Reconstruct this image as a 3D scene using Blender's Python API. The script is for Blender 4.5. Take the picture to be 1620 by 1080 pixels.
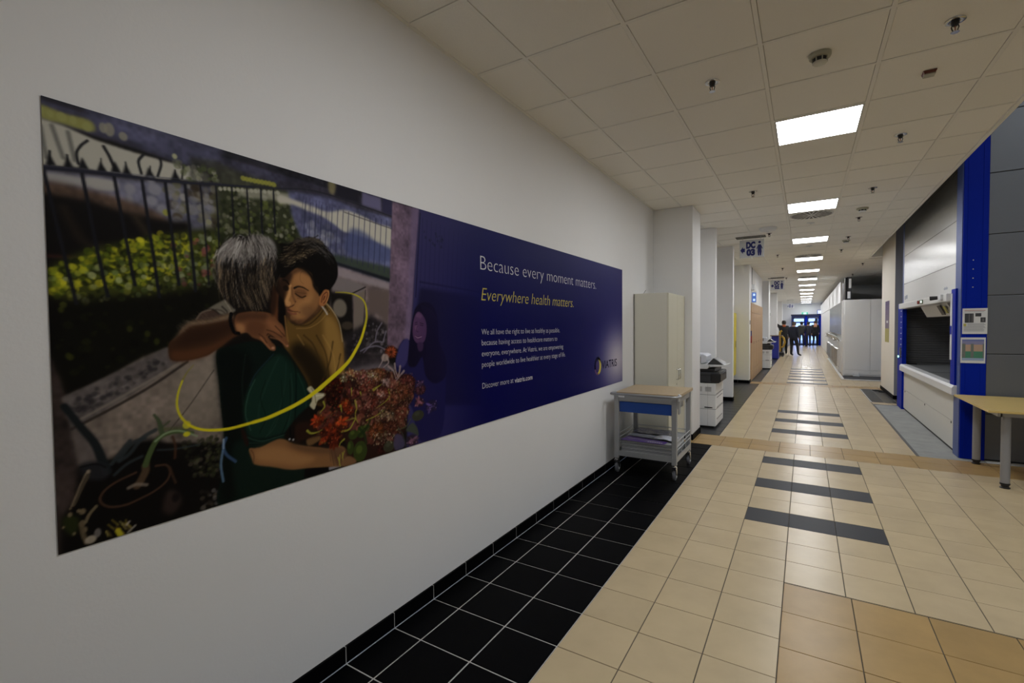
import bpy, math, random
import numpy as np
from mathutils import Vector, Matrix

for o in list(bpy.data.objects):
    bpy.data.objects.remove(o)
scene = bpy.context.scene
COL = scene.collection
random.seed(7)

# ---------------------------------------------------------------- camera, world, exposure
def make_camera():
    yaw, pitch, roll = .554, .0296, -.0095
    fw = Vector((-math.sin(yaw)*math.cos(pitch), math.cos(yaw)*math.cos(pitch), -math.sin(pitch)))
    rt = Vector((math.cos(yaw), math.sin(yaw), 0))
    up = rt.cross(fw)
    r2 = rt*math.cos(roll) + up*math.sin(roll)
    u2 = -rt*math.sin(roll) + up*math.cos(roll)
    cam = bpy.data.cameras.new('camera')
    cam.sensor_width = 36
    cam.lens = 748.65/1620*36
    cam.clip_start = .05
    cam.clip_end = 200
    o = bpy.data.objects.new('camera', cam)
    COL.objects.link(o)
    m = Matrix((r2, u2, -fw)).transposed().to_4x4()
    m.translation = Vector((1.786, 0, 1.53))
    o.matrix_world = m
    scene.camera = o
make_camera()

world = bpy.data.worlds.new('world')
scene.world = world
world.use_nodes = True
world.node_tree.nodes['Background'].inputs[0].default_value = (.42, .58, 1, 1)
world.node_tree.nodes['Background'].inputs[1].default_value = 1.6

scene.view_settings.view_transform = 'Standard'
scene.view_settings.look = 'None'
scene.view_settings.gamma = 1
scene.view_settings.use_curve_mapping = False
scene.view_settings.exposure = 0.95

PANEL_EMIT = 14.0
PANEL_COL = (.97, .98, 1)

def area(name, loc, sx, sy, power, col, rot=(0, 0, 0)):
    l = bpy.data.lights.new(name, 'AREA')
    l.shape = 'RECTANGLE'
    l.size = sx
    l.size_y = sy
    l.energy = power
    l.color = col
    o = bpy.data.objects.new(name, l)
    o.location = loc
    o.rotation_euler = rot
    COL.objects.link(o)
# unseen area lamps added as cool fill in the hall right of the corridor
area('hall_fill', (5.6, 3.0, 5.8), 1.6, 3, 35, (.86, .93, 1))
area('hall_fill', (5.6, -2.5, 5.8), 1.6, 3, 25, (.86, .93, 1))

# ---------------------------------------------------------------- materials
MATS = {}
def mat(name, col, rough=.5, metal=0, noise=0, nscale=20, bump=0, bscale=200, spec=.5, emit=0, ecol=None,
        rnd=0, stretch=None, alpha=1, aniso=0, coat=0, trans=0, bdist=.002, rvar=0):
    if name in MATS:
        return MATS[name]
    m = bpy.data.materials.new(name)
    m.use_nodes = True
    nt = m.node_tree
    b = nt.nodes['Principled BSDF']
    b.inputs['Base Color'].default_value = (*col, 1)
    b.inputs['Roughness'].default_value = rough
    b.inputs['Metallic'].default_value = metal
    b.inputs['Specular IOR Level'].default_value = spec
    b.inputs['Coat Weight'].default_value = coat
    b.inputs['Transmission Weight'].default_value = trans
    if emit:
        b.inputs['Emission Color'].default_value = (*(ecol or col), 1)
        b.inputs['Emission Strength'].default_value = emit
    N, L = nt.nodes.new, nt.links.new
    if noise or bump or rnd or rvar:
        tc = N('ShaderNodeTexCoord')
        oi = N('ShaderNodeObjectInfo')
        gi = N('ShaderNodeNewGeometry')
        ad = N('ShaderNodeMath'); ad.operation = 'ADD'
        L(oi.outputs['Random'], ad.inputs[0]); L(gi.outputs['Random Per Island'], ad.inputs[1])
        fr = N('ShaderNodeMath'); fr.operation = 'FRACT'
        L(ad.outputs[0], fr.inputs[0])
        off = N('ShaderNodeVectorMath'); off.operation = 'MULTIPLY_ADD'
        cmb = N('ShaderNodeCombineXYZ')
        for k in range(3): L(fr.outputs[0], cmb.inputs[k])
        off.inputs[1].default_value = (37, 53, 19)
        L(cmb.outputs[0], off.inputs[0]); L(tc.outputs['Object'], off.inputs[2])
        vec = off.outputs[0]
        if stretch:
            mp = N('ShaderNodeMapping'); mp.inputs['Scale'].default_value = stretch
            L(vec, mp.inputs[0]); vec = mp.outputs[0]
        if noise or rnd:
            nz = N('ShaderNodeTexNoise')
            nz.inputs['Scale'].default_value = nscale
            nz.inputs['Detail'].default_value = 5
            nz.inputs['Roughness'].default_value = .6
            L(vec, nz.inputs['Vector'])
            a = N('ShaderNodeMath'); a.operation = 'MULTIPLY_ADD'
            a.inputs[1].default_value = 2*noise; a.inputs[2].default_value = 1-noise
            L(nz.outputs['Fac'], a.inputs[0])
            c = N('ShaderNodeMath'); c.operation = 'MULTIPLY_ADD'
            c.inputs[1].default_value = 2*rnd; c.inputs[2].default_value = -rnd
            L(fr.outputs[0], c.inputs[0])
            d = N('ShaderNodeMath'); d.operation = 'ADD'
            L(a.outputs[0], d.inputs[0]); L(c.outputs[0], d.inputs[1])
            hs = N('ShaderNodeHueSaturation'); hs.inputs['Color'].default_value = (*col, 1)
            L(d.outputs[0], hs.inputs['Value'])
            L(hs.outputs[0], b.inputs['Base Color'])
            if rvar:
                e = N('ShaderNodeMath'); e.operation = 'MULTIPLY_ADD'
                e.inputs[1].default_value = rvar; e.inputs[2].default_value = rough-rvar/2
                L(nz.outputs['Fac'], e.inputs[0]); L(e.outputs[0], b.inputs['Roughness'])
        if bump:
            n2 = N('ShaderNodeTexNoise'); n2.inputs['Scale'].default_value = bscale; n2.inputs['Detail'].default_value = 3
            L(vec, n2.inputs['Vector'])
            bp = N('ShaderNodeBump'); bp.inputs['Strength'].default_value = bump; bp.inputs['Distance'].default_value = bdist
            L(n2.outputs['Fac'], bp.inputs['Height']); L(bp.outputs[0], b.inputs['Normal'])
    MATS[name] = m
    return m

def emis(name, col, s):
    if name in MATS: return MATS[name]
    m = bpy.data.materials.new(name); m.use_nodes = True
    nt = m.node_tree; nt.nodes.clear()
    e = nt.nodes.new('ShaderNodeEmission'); e.inputs[0].default_value = (*col, 1); e.inputs[1].default_value = s
    o = nt.nodes.new('ShaderNodeOutputMaterial'); nt.links.new(e.outputs[0], o.inputs[0])
    MATS[name] = m
    return m

def glass(name, tint):
    m = bpy.data.materials.new(name); m.use_nodes = True
    nt = m.node_tree; nt.nodes.clear()
    t = nt.nodes.new('ShaderNodeBsdfTransparent'); t.inputs[0].default_value = (*tint, 1)
    g = nt.nodes.new('ShaderNodeBsdfGlossy'); g.inputs['Roughness'].default_value = .05
    fr = nt.nodes.new('ShaderNodeFresnel'); fr.inputs[0].default_value = 1.45
    mx = nt.nodes.new('ShaderNodeMixShader'); o = nt.nodes.new('ShaderNodeOutputMaterial')
    nt.links.new(fr.outputs[0], mx.inputs[0]); nt.links.new(t.outputs[0], mx.inputs[1]); nt.links.new(g.outputs[0], mx.inputs[2])
    nt.links.new(mx.outputs[0], o.inputs[0])
    return m

WALL = mat('wall_paint', (.82, .82, .82), .62, noise=.015, nscale=3, bump=.35, bscale=90, bdist=.0012)
CREAM = mat('cream_paint', (.86, .82, .75), .6, bump=.3, bscale=90, bdist=.001)
CEIL = mat('ceiling_tile_mineral', (.90, .885, .84), .9, noise=.14, nscale=420, rnd=.025, bump=.5, bscale=500)
TBAR = mat('ceiling_bar_paint', (.86, .85, .81), .55)
TILE = mat('beige_tile', (.54, .43, .265), .27, spec=.35, noise=.13, nscale=4, rnd=.04, bump=.04, bscale=50)
TAN = mat('tan_tile', (.40, .262, .105), .30, spec=.26, noise=.22, nscale=5, rnd=.05, bump=.04, bscale=50)
BLK = mat('black_tile', (.002, .002, .0025), .5, spec=.04, noise=.25, nscale=9, rnd=.2, bump=.15, bscale=120, rvar=.08)
SLATE = mat('slate_tile', (.050, .052, .058), .45, spec=.07, noise=.15, nscale=9, rnd=.08, bump=.12, bscale=120, rvar=.1)
DGREY = mat('dark_grey_tile', (.022, .023, .026), .36, spec=.3, noise=.2, nscale=9, rnd=.12, bump=.1, bscale=120)
GROUT_D = mat('dark_grout', (.075, .065, .05), .9)
GROUT_L = mat('light_grout', (.48, .47, .45), .9)
CONC = mat('concrete', (.30, .31, .30), .7, noise=.35, nscale=5, bump=.4, bscale=60)
GREYM = mat('grey_lacquer', (.62, .63, .62), .42)
WHITEM = mat('white_lacquer', (.66, .66, .65), .4)
BLUE = mat('blue_lacquer', (.0, .016, .34), .5, spec=.1)
BLUE_L = mat('light_blue_lacquer', (.06, .10, .30), .45)
NAVY = mat('navy_frame', (.01, .03, .17), .4)
STEEL = mat('brushed_steel', (.38, .38, .365), .27, metal=.85, noise=.05, nscale=3, bump=.05, bscale=30, stretch=(40, 1, 1))
CHROME = mat('chrome', (.6, .6, .6), .18, metal=1)
SILVER = mat('silver_tube', (.36, .37, .38), .38, metal=.35)
BLACKP = mat('black_plastic', (.012, .012, .013), .45)
CHAR = mat('charcoal_plastic', (.035, .037, .042), .42)
RUBBER = mat('grey_rubber', (.12, .125, .14), .6)
WHITEP = mat('white_plastic', (.72, .74, .76), .4)
BEECH = mat('beech_laminate', (.45, .34, .205), .42, noise=.18, nscale=9, stretch=(10, 1, 10))
OAK = mat('oak_panel', (.52, .33, .17), .5, noise=.14, nscale=6, stretch=(10, 10, 1))
IVORY = mat('ivory_laminate', (.66, .645, .55), .5)
PAPER = mat('paper', (.75, .75, .75), .7)
YELLOW = mat('yellow_paint', (.75, .62, .03), .4)

# ---------------------------------------------------------------- mesh helpers
ORIG = {}
class MB:
    def __init__(s): s.v = []; s.f = []; s.m = []; s.mi = 0
    def add(s, vs, fs):
        n = len(s.v); s.v += [tuple(p) for p in vs]; s.f += [tuple(n+i for i in f) for f in fs]; s.m += [s.mi]*len(fs); return s
    def box(s, x0, x1, y0, y1, z0, z1, M=None):
        vs = [(x, y, z) for z in (z0, z1) for y in (y0, y1) for x in (x0, x1)]
        if M is not None: vs = [tuple(M @ Vector(p)) for p in vs]
        return s.add(vs, [(0,2,3,1),(4,5,7,6),(0,1,5,4),(2,6,7,3),(0,4,6,2),(1,3,7,5)])
    def cyl(s, p0, p1, r0, r1=None, n=16, caps=True):
        r1 = r0 if r1 is None else r1
        p0, p1 = Vector(p0), Vector(p1); d = (p1-p0).normalized()
        a = d.orthogonal().normalized(); b = d.cross(a)
        vs = []
        for p, r in ((p0, r0), (p1, r1)):
            for k in range(n):
                t = 2*math.pi*k/n; vs.append(p + a*math.cos(t)*r + b*math.sin(t)*r)
        fs = [(k, (k+1) % n, n+(k+1) % n, n+k) for k in range(n)]
        if caps: fs += [tuple(range(n-1, -1, -1)), tuple(range(n, 2*n))]
        return s.add(vs, fs)
    def tube(s, path, r, n=10):
        P = [Vector(p) for p in path]; vs = []; a = None
        for i, p in enumerate(P):
            d = (P[min(i+1, len(P)-1)]-P[max(i-1, 0)]).normalized()
            a = d.orthogonal().normalized() if a is None else (a-d*a.dot(d)).normalized()
            b = d.cross(a)
            for k in range(n):
                t = 2*math.pi*k/n; vs.append(p+a*math.cos(t)*r+b*math.sin(t)*r)
        fs = [(i*n+k, i*n+(k+1) % n, (i+1)*n+(k+1) % n, (i+1)*n+k) for i in range(len(P)-1) for k in range(n)]
        fs += [tuple(range(n-1, -1, -1)), tuple(range((len(P)-1)*n, len(P)*n))]
        return s.add(vs, fs)
    def lathe(s, c, prof, n=24, axis='z'):
        vs = []
        for r, h in prof:
            for k in range(n):
                t = 2*math.pi*k/n; x, y = r*math.cos(t), r*math.sin(t)
                vs.append((c[0]+x, c[1]+y, c[2]+h) if axis == 'z' else (c[0]+h, c[1]+x, c[2]+y))
        fs = [(i*n+k, i*n+(k+1) % n, (i+1)*n+(k+1) % n, (i+1)*n+k) for i in range(len(prof)-1) for k in range(n)]
        fs += [tuple(range(n-1, -1, -1)), tuple(range((len(prof)-1)*n, len(prof)*n))]
        return s.add(vs, fs)
    def prism(s, poly, ax, a0, a1):
        """poly: 2D points in the plane normal to axis ax, extruded a0..a1"""
        def P(u, w, a): return {0: (a, u, w), 1: (u, a, w), 2: (u, w, a)}[ax]
        n = len(poly)
        vs = [P(u, w, a0) for u, w in poly]+[P(u, w, a1) for u, w in poly]
        fs = [(k, (k+1) % n, n+(k+1) % n, n+k) for k in range(n)]+[tuple(range(n-1, -1, -1)), tuple(range(n, 2*n))]
        return s.add(vs, fs)
    def build(s, name, material, parent=None, smooth=False, bevel=0, origin=None, fix=True):
        V = np.array([tuple(p) for p in s.v], float)
        if parent is not None: o0 = ORIG[parent.name]
        else:
            lo, hi = V.min(0), V.max(0)
            o0 = origin if origin is not None else ((lo[0]+hi[0])/2, (lo[1]+hi[1])/2, lo[2])
        V = V-np.array(o0)
        me = bpy.data.meshes.new(name)
        me.from_pydata(V.tolist(), [], s.f)
        for mm in (material if isinstance(material, (list, tuple)) else [material]): me.materials.append(mm)
        if len(me.materials) > 1:
            me.polygons.foreach_set('material_index', s.m)
        if fix:
            import bmesh
            bm = bmesh.new(); bm.from_mesh(me); bmesh.ops.recalc_face_normals(bm, faces=bm.faces); bm.to_mesh(me); bm.free()
        o = bpy.data.objects.new(name, me); COL.objects.link(o)
        if parent is not None: o.parent = parent
        else: o.location = o0
        ORIG[o.name] = tuple(o0)
        if smooth:
            for p in me.polygons: p.use_smooth = True
            me.set_sharp_from_angle(angle=math.radians(40))
        if bevel:
            md = o.modifiers.new('bevel', 'BEVEL'); md.width = bevel; md.segments = 2; md.limit_method = 'ANGLE'
        return o

def thing(name, loc, label, cat, group=None):
    o = bpy.data.objects.new(name, None); o.empty_display_size = .1
    COL.objects.link(o); o.location = loc; ORIG[o.name] = tuple(loc)
    return tag(o, label, cat, group)
def tag(o, label=None, cat=None, group=None, kind=None):
    if label: o['label'] = label
    if cat: o['category'] = cat
    if group: o['group'] = group
    if kind: o['kind'] = kind
    return o
def struct(name, mb, m, bevel=0, **k): return tag(mb.build(name, m, bevel=bevel, **k), kind='structure')
def copy_tree(o, loc, label):
    c = o.copy(); COL.objects.link(c); c.location = loc
    if label: c['label'] = label
    for ch in o.children:
        d = ch.copy(); COL.objects.link(d); d.parent = c
        for g in ch.children:
            e = g.copy(); COL.objects.link(e); e.parent = d
    return c
def B(*a): return MB().box(*a)
ORD = 'first second third fourth fifth sixth seventh eighth ninth tenth eleventh twelfth thirteenth fourteenth fifteenth'.split()

AXES = {'left': Matrix(((0, 0, 1), (1, 0, 0), (0, 1, 0))),      # text on a surface that faces +x
        'front': Matrix(((1, 0, 0), (0, 0, -1), (0, 1, 0))),    # faces -y
        'right': Matrix(((0, 0, -1), (-1, 0, 0), (0, 1, 0))),   # faces -x
        'up': Matrix(((1, 0, 0), (0, 1, 0), (0, 0, 1)))}
def text(name, body, pos, h, width, m, face, parent=None, shear=0, weight=0, align='LEFT', depth=.0004, spacing=1):
    """flat lettering of cap height h squeezed to the given width"""
    c = bpy.data.curves.new(name, 'FONT'); c.body = body; c.size = 1; c.shear = shear; c.offset = weight
    c.align_x = 'LEFT'; c.extrude = 0; c.resolution_u = 3; c.space_character = spacing
    t = bpy.data.objects.new(name, c); COL.objects.link(t)
    bpy.context.view_layer.update()
    me = bpy.data.meshes.new_from_object(t.evaluated_get(bpy.context.evaluated_depsgraph_get()))
    bpy.data.objects.remove(t)
    me.name = name
    co = np.empty(len(me.vertices)*3); me.vertices.foreach_get('co', co); co = co.reshape(-1, 3)
    co[:, 0] -= co[:, 0].min()
    sx = width/co[:, 0].max() if width else h/.73
    R = np.array(AXES[face])
    L = np.stack([co[:, 0]*sx, co[:, 1]*h/.73, np.full(len(co), depth)], 1)
    if align == 'CENTER': L[:, 0] -= L[:, 0].max()/2
    W = L @ R.T + np.array(pos)
    o0 = ORIG[parent.name] if parent is not None else pos
    W = W-np.array(o0)
    me.vertices.foreach_set('co', W.ravel()); me.update()
    me.materials.clear(); me.materials.append(m)
    o = bpy.data.objects.new(name, me); COL.objects.link(o)
    if parent is not None: o.parent = parent
    else: o.location = o0
    ORIG[o.name] = tuple(o0)
    return o
# ================================================================= setting
H = 3.12
BACK = -4.6
END = 41.8
# ---- floor: grout slabs and tiles
fl = MB().box(0, 8.5, BACK, END+6, -.15, -.012)
floor = struct('floor', fl, GROUT_D, origin=(0, 0, 0))
g = MB()
g.box(0, .787, BACK, 6.472, -.012, -.0035)
g.box(2.905, 3.33, 11.59, 13.85, -.012, -.0035)
g.build('light_grout', GROUT_L, floor)
g = MB()
for (a, b) in ((7.075, 13.85), (14.33, END)): g.box(0, .787, a, b, -.012, -.0035)
g.box(.787, 8.5, BACK, 7.075, -.012, -.0035).box(0, .787, 6.472, 7.075, -.012, -.0035)
g.box(.787, 2.905, 7.075, END, -.012, -.0035).box(2.905, 8.5, 11.28, 11.59, -.012, -.0035).box(3.33, 8.5, 11.59, END, -.012, -.0035)
g.box(2.905, 3.33, 13.85, END, -.012, -.0035).box(0, .787, 13.85, 14.33, -.012, -.0035)
g.build('dark_grout', GROUT_D, floor)

tmesh = {}
def tile_mesh(w, d, m, t=.012, up=1):
    key = (round(w, 3), round(d, 3), m.name, up)
    if key not in tmesh:
        c = .0012; w2, d2 = w/2, d/2
        vs = [(sx*(w2-e), sy*(d2-e), z) for e, z in ((0, -t), (0, -c), (c, 0)) for sx, sy in ((-1, -1), (1, -1), (1, 1), (-1, 1))]
        fs = [(i*4+k, i*4+(k+1) % 4, (i+1)*4+(k+1) % 4, (i+1)*4+k) for i in range(2) for k in range(4)]+[(8, 9, 10, 11)]
        if up < 0:
            vs = [(x, y, -z) for x, y, z in vs]; fs = [tuple(reversed(f)) for f in fs]
        me = bpy.data.meshes.new('tile'); me.from_pydata(vs, [], fs); me.materials.append(m)
        tmesh[key] = (me, vs, fs)
    return tmesh[key]
class Tiler:
    """lays tiles one by one; those past the limit are joined"""
    def __init__(s, name, m, parent, limit=290, gap=.0022, z=0, up=1):
        s.n = name; s.m = m; s.p = parent; s.lim = limit; s.g = gap; s.z = z; s.up = up; s.c = []
    def lay(s, x0, x1, y0, y1): 
        if x1-x0 > .01 and y1-y0 > .01: s.c.append((x0, x1, y0, y1))
    def done(s):
        def far(t):
            x, y = (t[0]+t[1])/2-1.786, (t[2]+t[3])/2
            fwd = -x*.526+y*.85; side = x*.85+y*.526
            pen = 0 if fwd > .3 and abs(side) < fwd*1.15+.3 else 100
            return math.hypot(x, y)+pen
        s.c.sort(key=far)
        rest = MB()
        for i, (x0, x1, y0, y1) in enumerate(s.c):
            me, vs, fs = tile_mesh(x1-x0-2*s.g, y1-y0-2*s.g, s.m, up=s.up)
            dz = random.uniform(-.0004, 0)*s.up
            cx, cy = (x0+x1)/2, (y0+y1)/2
            if i < s.lim:
                o = bpy.data.objects.new(s.n, me); COL.objects.link(o); o.parent = s.p
                po = ORIG[s.p.name]
                o.location = (cx-po[0], cy-po[1], s.z+dz-po[2])
            else: rest.add([(x+cx, y+cy, z+s.z+dz) for x, y, z in vs], fs)
        if rest.v:
            o = rest.build(s.n+'_field', s.m, s.p, fix=False); o['kind'] = 'stuff'
beige = Tiler('beige_floor_tile', TILE, floor)
black = Tiler('black_floor_tile', BLK, floor, gap=.0042)
slate = Tiler('dark_stripe_tile', SLATE, floor)
tan = Tiler('tan_floor_tile', TAN, floor)
dgrey = Tiler('dark_grey_floor_tile', DGREY, floor, gap=.0025)
T = .3017
bx = [.787+T*k for k in range(26)]
BXE = bx[7]                                # 2.899
blx = [.012, .190, .4885, .787]
def span(y0, y1, step, lo, hi):
    k = math.floor((lo-y0)/step); out = []
    while y0+step*k < hi-1e-6:
        a, b = max(lo, y0+step*k), min(hi, y0+step*(k+1))
        if b-a > .03: out.append((a, b, k))
        k += 1
    return out
# near field
for a, b, k in span(1.399, 0, T*.9977, BACK+.01, 6.472):
    for i in range(3): black.lay(blx[i], blx[i+1], a, b)
    for i in range(25):
        if bx[i] > 3.5 and a < -1: continue
        if i >= 3 and b < 3.25: continue
        (slate if 2 <= i <= 4 and k in (9, 12, 15) else beige).lay(bx[i], bx[i+1], a, b)
ORX = bx[3]
for a, b, k in span(3.196, 0, .3265, -2.5, 3.197):
    for i in range(12): tan.lay(ORX+.3265*i, ORX+.3265*(i+1), a, b)
# cross band of tan tiles
for (a, b) in ((6.472, 6.775), (6.775, 7.075)):
    x = .012
    for x1 in [.22]+[.547+.3265*k for k in range(23)]:
        if not (x1 < .53 and a > 6.5): tan.lay(x, x1, a, b)
        x = x1
# second field
for a, b, k in span(7.075, 0, .2995, 7.075, 13.85):
    for i in range(3): dgrey.lay(blx[i], blx[i+1], a, b)
    for i in range(7): (slate if 2 <= i <= 4 and k in (2, 5, 8) else beige).lay(bx[i], bx[i+1], a, b)
for i in range(3): tan.lay(.58+.3*i if i else .56, .88+.3*i, 13.85, 14.33)
for i in range(3, 11): tan.lay(.58+.3*i, .88+.3*i, 13.85, 14.33)
for a, b, k in span(14.33, 0, .302, 14.33, END):
    for i in range(3): dgrey.lay(blx[i], blx[i+1], a, b)
    for i in range(18):
        if i > 6 and (a > 15.7): continue
        if i == 7 and a > 15.7: continue
        (slate if 2 <= i <= 4 and k in (0, 3, 6, 9, 12, 15) else beige).lay(bx[i], bx[i+1], a, b)
for i in range(16): beige.lay(2.905+.3*i, 3.205+.3*i, 11.29, 11.585)
for a, b, k in span(11.59, 0, .323, 11.59, 13.85):
    dgrey.lay(2.92, 3.125, a, b); dgrey.lay(3.125, 3.325, a, b)
beige.done(); black.done(); dgrey.done(); slate.done(); tan.done()
MB().box(2.905, 3.9, 7.085, 11.27, -.012, -.002).build('concrete_patch', CONC, floor)
MB().box(2.895, 2.925, 7.075, 11.28, -.012, .002).box(2.895, 3.3, 11.262, 11.285, -.012, .002).build('patch_edging', mat('dark_edging', (.10, .10, .10), .6), floor)
MB().box(2.66, 2.73, 15.88, 25.6, 0, .018).box(2.66, 3.9, 15.86, 15.95, 0, .018).build('kerb_strip', WHITEM, floor)
MB().box(2.74, 3.9, 15.95, 17.15, -.012, .002).build('dark_mat', SLATE, floor)
MB().box(3.5, 4.6, 7.1, 7.19, -.01, .004).build('threshold_strip', GREYM, floor)

# ---- walls
struct('wall_left', B(-.15, 0, BACK, END, 0, H+.2), WALL)
struct('wall_back', B(-.15, 8.6, BACK-.15, BACK, 0, 6), WALL)
struct('wall_right', B(8.5, 8.65, BACK, 12.6, 0, 6), WALL)
struct('wall_hall_end', B(3.9, 8.65, 12.5, 12.65, 0, 6), WALL)
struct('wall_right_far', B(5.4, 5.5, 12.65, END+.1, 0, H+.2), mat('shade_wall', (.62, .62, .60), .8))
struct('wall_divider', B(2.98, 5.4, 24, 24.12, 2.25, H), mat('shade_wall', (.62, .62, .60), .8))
struct('wall_end', MB().box(0, 1.0, END, END+.15, 0, H).box(3.4, 5.4, END, END+.15, 0, H).box(1.0, 3.4, END, END+.15, 2.24, H), WALL)
# baseboard of black tile pieces along the left wall
bb = struct('baseboard_left', B(0, .0105, BACK, 6.6, 0, .075), GROUT_L, origin=(0, 0, 0))
def base_run(name, parent, p0, p1, nrm, n, h=.076, t=.012):
    (x0, y0), (x1, y1) = p0, p1
    for i in range(n):
        a, b = i/n, (i+1)/n
        ax, ay, bx_, by = x0+(x1-x0)*a, y0+(y1-y0)*a, x0+(x1-x0)*b, y0+(y1-y0)*b
        L = math.hypot(bx_-ax, by-ay); ux, uy = (bx_-ax)/L*.002, (by-ay)/L*.002
        ax += ux; ay += uy; bx_ -= ux; by -= uy
        pts = [(ax, ay), (bx_, by), (bx_+nrm[0]*t, by+nrm[1]*t), (ax+nrm[0]*t, ay+nrm[1]*t)]
        MB().prism(pts, 2, 0, h).build(name, BLK, parent)
y = 1.399-.301*20
k = 0
while y < 6.6:
    y2 = min(y+.301, 6.6)
    MB().box(0, .012, max(y, BACK)+.0028, y2-.0028, .001, .076).build('baseboard_tile', BLK, bb); y = y2
# pillars standing out of the left wall
def pillar(x1, y0, y1, name='pillar', m=WALL, x0=0, top=H, north=True):
    p = struct(name, B(x0, x1, y0, y1, .0, top), m, bevel=.006)
    n = max(1, round((x1-x0)/.3)); base_run('baseboard_tile', p, (x0+.001, y0), (x1, y0), (0, -1), n)
    n = max(1, round((y1-y0)/.3)); base_run('baseboard_tile', p, (x1, y0-.012), (x1, y1), (1, 0), n)
    return p
pillar(.515, 6.62, 7.17, 'pillar_1')
pillar(.545, 8.32, 8.46, 'pillar_2')
pillar(.555, 10.45, 10.6, 'pillar_3')
pillar(.545, 13.9, 14.24, 'pillar_4')
pillar(.68, 19.4, 20.1, 'pillar_5')
pillar(.60, 27.0, 27.7, 'pillar_6')
pillar(.50, 36.5, 37.2, 'pillar_7')
struct('wall_left_recess', B(0, .53, 14.24, 18.35, 0, H), WALL)
# right hand pillar: cream towards the corridor, grey towards the camera
p = struct('pillar_right', B(3.335, 3.95, 12.25, 14.15, 0, 5.9), CREAM, bevel=.004)
B(3.337, 3.95, 12.246, 12.25, .08, 5.9).build('grey_face', mat('grey_blue_paint', (.27, .28, .33), .6), p)
base_run('baseboard_tile', p, (3.335, 12.25), (3.335, 14.15), (-1, 0), 6)
base_run('baseboard_tile', p, (3.323, 12.25), (3.95, 12.25), (0, -1), 2)

# ---- ceiling
ce = struct('ceiling', MB().box(0, 3.09, BACK, END, H+.03, H+.12).box(3.09, 5.4, 14.3, END, H+.03, H+.12), mat('ceiling_void', (.04, .04, .04), .9), origin=(0, 0, H))
CX = [.0]+[.3655+.597*k for k in range(5)]+[3.084]
CY0, CS = 3.675, .599
LIGHT_ROWS = [1+5*k for k in range(-1, 13)]
ct = Tiler('ceiling_tile', CEIL, ce, limit=290, gap=.0135, z=H+.002, up=-1)
for k in range(-13, 64):
    a, b = CY0+CS*k, CY0+CS*(k+1)
    for i in range(6):
        if i == 3 and k in LIGHT_ROWS: continue
        ct.lay(CX[i], CX[i+1], a, min(b, END))
    if a > 14.25:
        for i in range(4): ct.lay(3.084+.597*i, 3.084+.597*(i+1), a, min(b, END))
ct.done()
for x in CX[1:6]: B(x-.0115, x+.0115, BACK, END, H-.0015, H+.02).build('ceiling_bar', TBAR, ce)
rest = MB()
for k in range(-13, 65):
    yy = CY0+CS*k
    m = MB().box(0, 3.084, yy-.0115, yy+.0115, H-.001, H+.02)
    if k < 30: m.build('ceiling_cross_bar', TBAR, ce)
    else: rest.box(0, 3.084, yy-.0115, yy+.0115, H-.001, H+.02)
    if yy > 14.3: rest.box(3.084, 5.4, yy-.0115, yy+.0115, H-.001, H+.02)
for i in range(4): rest.box(3.084+.597*i-.0115, 3.084+.597*i+.0115, 14.1, END, H-.0015, H+.02)
tag(rest.build('ceiling_bar_field', TBAR, ce), kind='stuff')
B(0, .02, BACK, 6.6, H-.004, H+.02).build('edge_angle', TBAR, ce)
B(3.072, 3.10, BACK, 14.1, H-.012, H+.03).build('edge_profile', TBAR, ce)
struct('ceiling_fascia', B(3.09, 3.12, BACK, 14.1, H+.03, 6), WALL)
struct('ceiling_hall', B(3.09, 8.6, BACK, 14.4, 6, 6.15), CEIL)
struct('wall_hall_side', B(3.09, 3.96, 14.10, 14.3, H+.0, 6), WALL)
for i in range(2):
    B(CX[2]-.26, CX[2]+.22, 9.50+8.9*i, 9.72+8.9*i, H-.006, H+.01).build('sign_shadow', mat('shadow_grey', (.10, .10, .09), .8), ce)  # soft shadow on the ceiling by each sign, made as a dark strip

# ================================================================= machine hall side
# tall storage lift with blue corner columns
t = thing('storage_lift', (3.9, 9.2, 0), 'tall grey storage lift with blue corner columns and a lit service opening, right of corridor', 'machine')
cx0, cx1 = 3.29, 3.497
col = MB().box(cx0, cx1, 7.2, 7.46, 0, 5.9).build('corner_column', BLUE, t, bevel=.004)
col['label'] = 'bright blue corner column nearest the camera'
for x in (3.33, 3.455): B(x-.006, x+.006, 7.196, 7.2, .02, 5.9).build('rib', BLUE, col)
B(3.282, 3.29, 7.215, 7.45, 1.93, 5.9).build('light_edge', BLUE_L, col)
B(3.282, 3.29, 7.215, 7.45, 0, 1.93).build('light_edge', BLUE_L, col)
for z in (1.93, 2.03, 2.13, 2.23, 1.64): MB().cyl((3.375, 7.2, z), (3.375, 7.194, z), .006, n=10).build('bolt', CHROME, col)
c2 = MB().box(3.27, 3.33, 10.86, 11.33, 0, 1.89).build('corner_column', BLUE, t, bevel=.003)
c2['label'] = 'low blue post at the far end of the opening'
for k in range(9): B(3.262, 3.27, 10.93, 10.99, .95+k*.1, .965+k*.1).build('slot', WHITEP, c2)
B(3.255, 3.27, 10.93, 11.03, .92, 1.10).build('switch_box', RUBBER, c2)
MB().cyl((3.262, 11.15, .93), (3.25, 11.15, .93), .018, n=12).build('status_light', emis('green_led', (.25, 1, .7), 3), c2)
B(3.30, 3.315, 10.98, 11.10, 1.89, 5.9).build('blue_strip', BLUE_L, t)
c3 = MB().box(3.262, 3.30, 7.34, 7.52, .80, 1.93).build('inner_post', BLUE, t, bevel=.002)
B(3.256, 3.264, 7.46, 7.53, 1.1, 1.88).build('sensor_strip', WHITEP, c3)
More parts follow.
